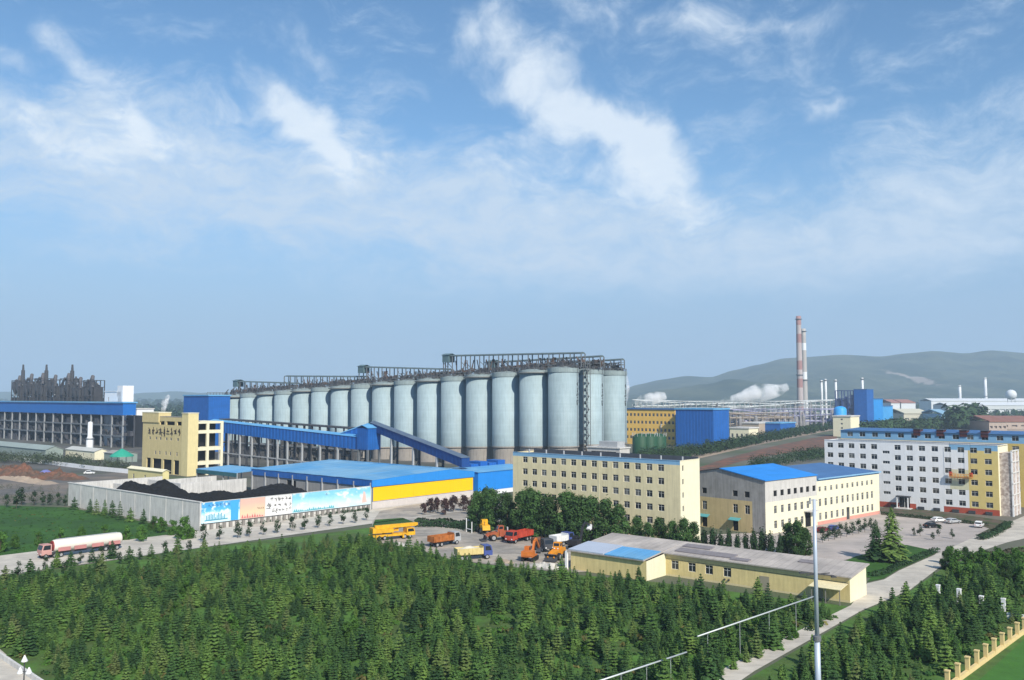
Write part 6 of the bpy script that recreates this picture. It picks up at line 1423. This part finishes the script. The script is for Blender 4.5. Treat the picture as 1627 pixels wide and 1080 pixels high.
for i, (px, py) in enumerate(stp): tree('street_tree', f'slim young street tree on the road below the hoardings, {ORD[i]} from the left', G(px, py), SML[i % 3][0], SML[i % 3][1], i * 1.3, rs.uniform(.8, 1.05), 'street trees below the hoardings')
rl = [(8, 925), (28, 921), (50, 918), (72, 905), (90, 902), (102, 912), (112, 898), (128, 896), (146, 893), (160, 890), (178, 888), (190, 896), (205, 894), (222, 890), (240, 887), (262, 884), (282, 880), (300, 877)]
for i, (px, py) in enumerate(rl): tree('roadside_tree', f'dark young tree between the plantation and the left road, {ORD[i]} from the left', G(px, py), (SML if i % 2 else CED)[i % 3][0], (SML if i % 2 else CED)[i % 3][1], i * 1.3, rs.uniform(.6, .85), 'young trees along the left road')
wl_ = [(118, 809), (143, 814), (153, 817), (166, 819), (178, 822), (190, 825), (207, 828), (228, 832)]
for i, (px, py) in enumerate(wl_): o = thing('wall_cedar', f'small cedar at the foot of the coal yard wall, {ORD[i]} from the left', 'tree', G(px, py), i, 'small cedars at the coal yard wall'); o.scale = (.78, .78, .85); link('trunk', CED[i % 6][1], o); link('crown', CED[i % 6][0], o)
for i, (px, py, s) in enumerate([(243, 842, .62), (256, 846, .7), (274, 850, .66), (296, 856, .95), (284, 856, .6)]): tree('leafy_bush', f'bright leafy bush near the hoarding corner of the coal yard, {ORD[i]} from the left', G(px, py), BRT[i % 3][0], BRT[i % 3][1], i, s)
for i, (px, py, s) in enumerate([(0, 878, .8), (24, 872, .6), (60, 866, .55), (95, 862, .6), (130, 858, .6), (165, 858, .65), (200, 858, .6), (225, 860, .7)]): tree('meadow_bush', f'bright bush on the meadow behind the tanker road, {ORD[i]} from the left', G(px, py), BRT[i % 3][0], BRT[i % 3][1], i * 2, s, 'bushes on the meadow')
for i, (px, py, s) in enumerate([(10, 806, .8), (26, 808, 1.1), (34, 802, 1.2), (54, 803, .9), (68, 803, .9), (78, 803, .8), (92, 803, .8), (103, 804, .7)]): tree('scrub_tree', f'scrubby small tree along the dirt road, {ORD[i]} from the left', G(px, py), SML[i % 3][0], SML[i % 3][1], i, s * 1.2, 'scrub along the dirt road')
for i, (px, py, s) in enumerate([(672, 818, .8), (684, 815, 1.0), (696, 814, 1.05), (708, 818, 1.1), (720, 813, 1.15), (736, 812, 1.1), (746, 818, 1.0)]): tree('purple_leaved_tree', f'dark purple-leaved small tree behind the yard, {ORD[i]} from the left', G(px, py), PRP[i % 2][0], PRP[i % 2][1], i, s, 'purple-leaved trees behind the yard')
for i, (px, py, s) in enumerate([(1452, 852, .5), (1462, 852, .75), (1482, 858, .5), (1492, 852, .7), (1513, 856, .6)]): tree('lot_sapling', f'thin sapling at the edge of the parking lot, {ORD[i]} from the left', G(px, py), SML[i % 3][0], SML[i % 3][1], i, s)

def hedge(name, label, line, wd, ht, m, dens=26, size=.16, seed=1):
    rr = random.Random(seed); b = MB(); P = [G(*q_) for q_ in line]; o0 = P[0]
    for p, q_ in zip(P, P[1:]):
        d = q_ - p; L = d.length; n = Vector((-d.y, d.x, 0)).normalized()
        for _ in range(int(L * dens * ht)):
            f = rr.random(); s = rr.uniform(-1, 1); hh = ht * (.85 + .3 * noise2(f * L / 2 + seed, s)); z = hh * (1 - rr.random() ** 2 * .95); c = p + d * f + n * (s * wd / 2 * (1 - .25 * z / ht)) - o0 + Vector((0, 0, z))
            quad(b, c, n * s * 1.2 + Vector((rr.uniform(-.6, .6), rr.uniform(-.6, .6), .7)), size * rr.uniform(.6, 1.4), rr, .8)
    o = b.build(name, m); o.location = o0; return tag(o, label, 'hedge')
hedge('hedge', 'dark clipped hedge between the yard and the tall trees', [(660, 836), (700, 836), (742, 840), (760, 846)], 4.5, 2.2, LEAF_D, 60, .22)
hedge('hedge', 'low dark hedge along the white dormitory bed', [(1400, 817), (1460, 823), (1540, 832), (1570, 836)], 1.2, .9, LEAF_D, 50, .15, 2)
hedge('hedge', 'clipped hedge corner at the right end of the parking lot', [(1604, 833), (1580, 850), (1556, 858)], 2.6, 1.3, LEAF_D, 70, .17, 3)
hedge('hedge', 'tiny dark hedge running at the foot of the hoardings', [(320, 841.5), (400, 832.5), (500, 820), (585, 810.5)], .8, .8, LEAF_D, 40, .16, 4)
hedge('hedge', 'low hedge bordering the lawn along the concrete road', [(1384, 916), (1405, 912), (1430, 900), (1488, 876)], 2.0, 1.0, LEAF_D, 50, .17, 5)
hedge('hedge', 'dark hedge behind the low yellow shed', [(1010, 872), (1110, 884), (1240, 896), (1290, 902)], 2.4, 1.5, LEAF_D, 45, .2, 6)
hedge('hedge', 'brownish hedge in front of the grove at the right edge', [(1540, 892), (1580, 887), (1640, 880)], 3, 1.6, mat('brown_hedge', (.06, .055, .03), .85, .4, .5, trans=.1), 45, .2, 7)

proto = {}
for o in list(bpy.data.objects):
    if o.type == 'MESH' and o.parent and o.parent.name.startswith('cedar_tree'):
        for k in range(6):
            if o.data == CED[k][0]: proto.setdefault(k, {})['c'] = o
            if o.data == CED[k][1]: proto.setdefault(k, {})['t'] = o
sapl = [o for o in bpy.data.objects if o.type == 'MESH' and o.data == BRT[0][0]][0]
rest = [(p_, 6, a_, s_ * .62) if rs.random() < .06 else (p_, k_, a_, s_) for (p_, k_, a_, s_) in rest]
scatter('cedar_plantation', rest, [(proto[k]['c'], proto[k]['t']) for k in range(6)] + [(sapl,)], 'dense mass of young dark green cedars filling the plantation', 'trees', None)

def wood(name, label, strips, m, seed=1):
    """far belts that read as one mass: leafy clumps on the ground between two sight lines; strip = (x0,y0,x1,y1,depth_px,count,height)"""
    rr = random.Random(seed); b = MB()
    for (x0, y0, x1, y1, dp_, cnt, ht) in strips:
        for _ in range(cnt):
            f = rr.random(); g_ = G(x0 + (x1 - x0) * f, y0 + (y1 - y0) * f + rr.uniform(-dp_, dp_)); H = ht * rr.uniform(.6, 1.25); r = H * rr.uniform(.3, .48); sz = max(.35, g_.y / 900)
            for _ in range(34):
                v = Vector((rr.gauss(0, 1), rr.gauss(0, 1), rr.gauss(0, 1))).normalized() * rr.uniform(.55, 1.05); c = g_ + Vector((v.x * r, v.y * r, H * .55 + v.z * H * .45)); quad(b, c, v + Vector((rr.uniform(-.5, .5), rr.uniform(-.5, .5), .5)), sz * rr.uniform(.6, 1.3) * H * .11, rr, .8)
    return stuff(b.build(name, m), label, 'trees')
wood('railway_tree_belt', 'two dark green belts of trees running along the embankment behind the dormitories',
     [(1000, 748, 1170, 712, 2, 130, 7), (1170, 712, 1330, 680, 2, 120, 7), (1015, 732, 1130, 716, 5, 160, 6), (1120, 722, 1345, 672, 2.5, 240, 7), (1190, 746, 1325, 724, 5, 200, 6), (1110, 722, 1300, 684, 4, 180, 5), (1000, 745, 1100, 728, 5, 120, 6)], LEAF_FAR, 3)
wood('far_woodland', 'dark woodland belt beyond the white dormitory', [(1365, 690, 1450, 680, 3, 170, 11), (1450, 684, 1560, 676, 4, 220, 11), (1515, 682, 1560, 678, 3, 60, 24), (1560, 678, 1640, 674, 2, 60, 9), (1380, 668, 1640, 660, 5, 160, 10), (1000, 652, 1640, 645, 4, 260, 14)], LEAF_FAR, 4)
wood('plant_shrubbery', 'grey-green shrub belt in front of the left plant', [(-20, 733, 60, 735, 3, 110, 5), (50, 735, 130, 740, 3, 120, 5.5), (130, 742, 205, 747, 3, 90, 4.5), (-20, 796, 106, 797, 5, 110, 2.2), (0, 778, 100, 782, 6, 40, 2.0), (0, 690, 220, 690, 6, 30, 7)], mat('dusty_leaves', (.055, .075, .04), .9, .3, .1), 5)
wood('far_left_trees', 'hazy far trees on the plain at left', [(-50, 650, 500, 650, 8, 300, 14), (180, 662, 300, 664, 4, 60, 12), (-50, 641, 900, 640, 3, 300, 18)], LEAF_FAR, 6)

# ================================================================== steam
def steam(name, label, path, dens, sc, seed):
    """plume: blobs along a path; path = (point, radius)"""
    m = bpy.data.materials.new(name + '_vapour'); m.use_nodes = True; t = m.node_tree; t.nodes.clear(); q = NT(t); ob_ = q.n('ShaderNodeTexCoord').outputs['Object']
    v = q.n('ShaderNodeVolumePrincipled'); v.inputs['Color'].default_value = (.992, .992, .995, 1); v.inputs['Density Attribute'].default_value = ''; v.inputs['Anisotropy'].default_value = -.35
    t.links.new(q.m('MULTIPLY', q.mr(q.noise(ob_, sc, 6, .65, .3), .42, .68, 0, 1, True), dens), v.inputs['Density'])
    o_ = q.n('ShaderNodeOutputMaterial'); t.links.new(v.outputs[0], o_.inputs['Volume'])
    c0 = path[0][0]; b = MB(); n = 12; k_ = len(path); rr = random.Random(seed)
    prev = None; vs = []
    for i, (p, r) in enumerate(path):
        d = (path[min(i + 1, k_ - 1)][0] - path[max(0, i - 1)][0]).normalized(); a = d.cross(Vector((0, 1, .01))).normalized(); e = a.cross(d).normalized()
        for j in range(n):
            th = 2 * math.pi * j / n; rj = r * rr.uniform(.75, 1.2); vs.append(p - c0 + a * (rj * math.cos(th)) + e * (rj * math.sin(th)))
    b.add(vs, [(i * n + j, i * n + (j + 1) % n, (i + 1) * n + (j + 1) % n, (i + 1) * n + j) for i in range(k_ - 1) for j in range(n)] + [tuple(range(n))[::-1], tuple((k_ - 1) * n + j for j in range(n))])
    o = b.build(name, m, None, True); fixn(o); o.location = c0; return stuff(o, label, 'steam')
def fixn(o):
    import bmesh
    bm = bmesh.new(); bm.from_mesh(o.data); bmesh.ops.recalc_face_normals(bm, faces=bm.faces); bm.to_mesh(o.data); bm.free()
def pth(Y, pts): return [(PY(x, y, Y), 1.35 * r * Y / F) for x, y, r in pts]
steam('steam_plume', 'white steam drifting left of the tall chimneys', pth(1100, [(1142, 640, 2), (1155, 637, 5), (1170, 634, 7), (1188, 630, 9), (1205, 625, 11), (1222, 621, 10), (1238, 619, 7), (1252, 614, 4)]), .26, .05, 1)
steam('steam_plume', 'white steam rising right beside the last silo', pth(700, [(988, 648, 4), (990, 636, 6), (991, 625, 7), (991, 613, 7), (992, 602, 5), (992, 594, 3)]), .35, .08, 2)
steam('steam_plume', 'low white steam above the orange workshop roof', pth(900, [(1008, 640, 3), (1020, 636, 6), (1034, 633, 8), (1046, 632, 7), (1058, 628, 4)]), .3, .07, 3)
steam('steam_plume', 'thin steam in front of the orange workshop', pth(690, [(1022, 692, 4), (1036, 686, 8), (1052, 678, 12), (1066, 668, 11), (1080, 664, 6)]), .06, .06, 4)
steam('steam_plume', 'small white steam puff behind the crushing house', pth(700, [(259, 657, 2), (260, 648, 3.5), (262, 639, 4), (265, 632, 3.5), (269, 628, 2)]), .8, .12, 5)

# ================================================================== haze
b = MB(); b.box(-9600, 9600, -400, 10100, -8, 420); hz = b.build('haze', []); hz['kind'] = 'stuff'; hz['label'] = 'pale blue haze hanging over the plain'; hz['category'] = 'haze'
hm = bpy.data.materials.new('air_haze'); hm.use_nodes = True; t = hm.node_tree; t.nodes.clear()
v = t.nodes.new('ShaderNodeVolumePrincipled'); v.inputs['Color'].default_value = (.62, .80, 1.0, 1); v.inputs['Density'].default_value = 1.4e-4; v.inputs['Density Attribute'].default_value = ''; v.inputs['Anisotropy'].default_value = .0
om = t.nodes.new('ShaderNodeOutputMaterial'); t.links.new(v.outputs[0], om.inputs['Volume']); hz.data.materials.append(hm)
try: hm.cycles.homogeneous_volume = True
except Exception: pass
